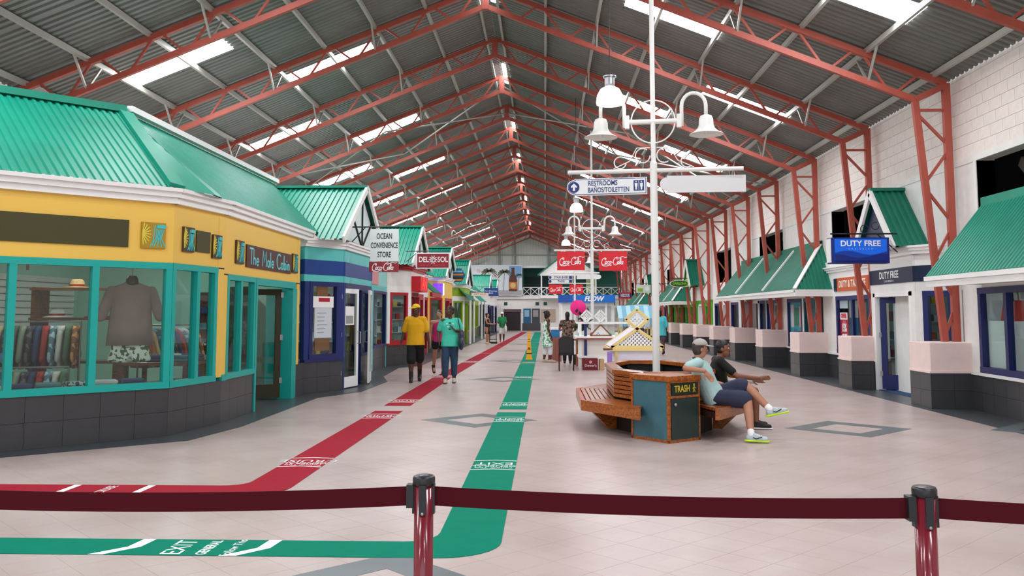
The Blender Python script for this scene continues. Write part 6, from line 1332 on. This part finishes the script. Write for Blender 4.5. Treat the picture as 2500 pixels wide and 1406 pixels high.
make_person('person in an aqua printed tee and rolled jeans carrying a navy handbag', J, SK['dark'], [shirt(TT, .7, .47, .02, 1.15), trousers(DEN, .86, .012, 1.15, name='jeans'), shoes(mat('tan_sandal', (196, 180, 160), .6), BLACK), bag(mat('navy_bag', (26, 32, 62), .45), (-.27, .13, .02), (.34, .3), 0), tee_print], (-2.2, 20.6, 0), hair=('short', HB), fat=1.14)
# farther figures on the left
J = standing((-3.02, 46.5, 0), A(-20), 1.62, arms=[((-.12, .05, .66), (-.08, .2, .64), (-.06, .27, .65)), ((.12, .05, .66), (.08, .2, .64), (.06, .27, .65))])
make_person('person in a short black dress standing by the far left shops', J, SK['tan'], [skirt(mat('black_dress', (20, 18, 22), .8), .62, .33, .07, .095), shoes(mat('tan_sandal', (196, 180, 160), .6))], (-3.02, 46.5, 0), voxel=.014, hair=('bun', HB))
J = standing((-2.4, 49.9, 0), A(-88), 1.68, arms=[((-.14, .02, .64), (-.06, .14, .6), (.0, .17, .6)), ((.14, .02, .64), (.06, .14, .6), (0, .17, .6))], step=(-.03, .04))
make_person('person in a green tee and white shorts carrying a white bag, far down the hall', J, SK['dark'], [shirt(mat('green_tee', (30, 140, 84), .8), .8, .48, .025), trousers(mat('white_shorts', (226, 226, 222), .8), .42, .03, name='shorts'), shoes(mat('red_sandal', (190, 50, 60), .6)), cap_hat(mat('white_cap', (236, 236, 236), .7)), bag(mat('white_plastic', (232, 232, 232), .5), (-.2, .1, -.08), (.26, .42), None, 'carrier_bag')], (-2.4, 49.9, 0), voxel=.014, hair=('short', HB))
# figures by the stalls
DR = printed('leaf_print_dress', (232, 240, 232), (70, 160, 118), 13)
J = standing((.07, 29.2, 0), A(15), 1.70, step=(-.05, .05), arms=[((-.13, .0, .64), (-.12, .06, .5), (-.12, .08, .42)), ((.13, -.01, .64), (.12, .05, .5), (.12, .07, .42))])
make_person('person in a white dress with green leaves and white leggings at the stalls', J, SK['dark'], [skirt(DR, .6, .31, .09, .145), trousers(mat('white_leggings', (232, 234, 236), .8), .72, .022, name='leggings'), shoes(mat('tan_sandal', (196, 180, 160), .6))], (.07, 29.2, 0), voxel=.013, hair=('bun', HB), fat=1.08)
J = standing((.72, 28.6, 0), A(85), 1.66, lean=.06, arms=[((-.15, .05, .68), (-.16, .16, .64), (-.14, .22, .64)), ((.15, .05, .66), (.12, .18, .62), (.1, .24, .62))])
make_person('person in a brown patterned top bending over the vendor table, seen from behind', J, SK['brown'], [shirt(printed('brown_pattern', (128, 100, 84), (42, 32, 30), 16), .6, .46, .025, 1.1), trousers(BLK_C, .95, .015), shoes(BOOT)], (.72, 28.6, 0), voxel=.013, hair=('long', HB))
J = standing((4.48, 34.8, 0), A(95), 1.76, step=(.05, -.08), lift=(0, .02), arms=[((-.13, .0, .64), (-.13, .03, .5), (-.13, .04, .42)), None])
make_person('person in a loose aqua top and grey shorts walking away on the right', J, SK['dark'], [shirt(mat('aqua_blouse', (84, 204, 214), .8, var=.06, bump=.2), .95, .42, .045, 1.2), trousers(mat('grey_purple_shorts', (84, 74, 92), .85), .36, .025, 1.1, name='shorts'), shoes(BLK_C)], (4.48, 34.8, 0), voxel=.013, hair=('bun', HB), fat=1.12)
# ------------------------------------------------------------------ the two seated figures on the bench
def seated(H, f, hipC, waist, chest, neck, head, hf, sh, el, wr, hd, hip, kn, an, toe):
    r = V(f.y, -f.x, 0)
    return dict(H=H, f=f, r=r, hipC=V(*hipC), waist=V(*waist), chest=V(*chest), neck=V(*neck), head=V(*head), hf=V(*hf).normalized(), sh=[V(*p) for p in sh], el=[V(*p) for p in el], wr=[V(*p) for p in wr], hd=[V(*p).normalized() for p in hd], hip=[V(*p) for p in hip], kn=[V(*p) for p in kn], an=[V(*p) for p in an], toe=[V(*p).normalized() for p in toe])
fx_ = V(.99, -.1, 0).normalized()
J1 = seated(1.74, fx_, (2.2, 11.82, .53), (2.13, 11.80, .66), (2.05, 11.78, .84), (2.0, 11.77, 1.0), (2.03, 11.76, 1.135), (.95, .25, 0),
            [(2.0, 11.95, .965), (1.98, 11.6, .965)], [(2.12, 12.05, .72), (1.80, 11.50, .90)], [(2.36, 11.95, .66), (2.02, 11.40, .875)], [(1, -.2, -.1), (.62, -.12, -.75)],
            [(2.2, 11.91, .51), (2.2, 11.73, .51)], [(2.60, 11.72, .67), (2.58, 11.55, .50)], [(2.86, 11.50, .38), (2.56, 11.28, .09)], [(.95, -.08, .22), (.97, -.22, 0)])
POLO = mat('pale_aqua_polo', (172, 206, 204), .8, var=.06, scale=9, bump=.3); NVS = mat('navy_shorts', (44, 48, 72), .85, var=.06); SNK = mat('grey_sneaker', (186, 198, 204), .6, var=.1, scale=30); NEON = mat('neon_sole', (200, 240, 30), .5); SOCK = mat('white_sock', (240, 240, 240), .8); GRYC = mat('grey_cap', (176, 172, 164), .8, var=.05)
GH = mat('grey_hair', (60, 52, 48), .6, var=.2, scale=40)
def collar(t, J): MB().tube([J['neck']+V(.055*math.cos(a), .055*math.sin(a), .005+.015*math.cos(a+2.8)) for a in [2*PI*k/16 for k in range(17)]], .016, 8, False).build('collar', mat('dark_collar', (60, 74, 86), .8), t)
def laces(t, J):
    for i in (0, 1):
        a, to = J['an'][i], J['toe'][i]; n = V(0, 0, 1)-to*to.z; n.normalize(); sd = to.cross(n)
        for k in range(4): c = a+to*(.055+.022*k)*1.74*.6+n*(.012-.006*k); MB().tube([c-sd*.028, c+n*.012, c+sd*.028], .004, 6).build('lace', SOCK, t)
        MB().tube([a-n*.02+to*.02+sd*.046, a-n*.035+to*.06+sd*.046, a-n*.01+to*.13+sd*.04], .006, 6).build('side_stripe', BLACK, t); MB().tube([a-n*.02+to*.02-sd*.046, a-n*.035+to*.06-sd*.046, a-n*.01+to*.13-sd*.04], .006, 6).build('side_stripe', BLACK, t)
def ring(t, J): MB().lathe([(.0105, 0), (.0105, .006)], J['wr'][1]+J['hd'][1]*.118, 12, closed=False).build('ring', mat('gold_ring', (220, 180, 80), .2, .9), t)
make_person('person in a grey cap, pale polo and navy shorts, legs crossed, arm on the bin', J1, SK['tan'], [shirt(POLO, .75, .5, .022, 1.12, .014, voxel=.01), trousers(NVS, .44, .035, 1.08, .01, voxel=.011, name='shorts'), shoes(SNK, NEON, sock=SOCK), cap_hat(GRYC), collar, laces], (2.2, 11.82, 0), voxel=.007, hair=('short', GH), fat=1.06)
J2 = seated(1.74, fx_, (2.48, 12.72, .53), (2.45, 12.70, .66), (2.43, 12.68, .83), (2.46, 12.66, .98), (2.51, 12.64, 1.105), (.93, -.38, -.05),
            [(2.44, 12.86, .94), (2.44, 12.50, .94)], [(2.66, 12.95, .72), (2.64, 12.40, .74)], [(2.92, 12.78, .68), (2.93, 12.44, .71)], [(1, -.1, -.2), (1, .05, .05)],
            [(2.48, 12.81, .51), (2.48, 12.63, .51)], [(2.92, 12.82, .53), (2.92, 12.60, .52)], [(2.95, 12.85, .08), (2.93, 12.58, .08)], [(.98, .1, 0), (.98, -.1, 0)])
make_person('person in a black tee and neon yellow shorts sitting on the bench', J2, SK['brown'], [shirt(BLK_C, .7, .5, .018, 1.0, .01, voxel=.011), trousers(mat('neon_shorts', (206, 224, 40), .8), .4, .028, 1.0, name='shorts'), shoes(mat('black_slipon', (30, 24, 24), .7), WHITE)], (2.48, 12.72, 0), voxel=.008, hair=('short', HB))

bpy.data.scenes.remove(TMP)
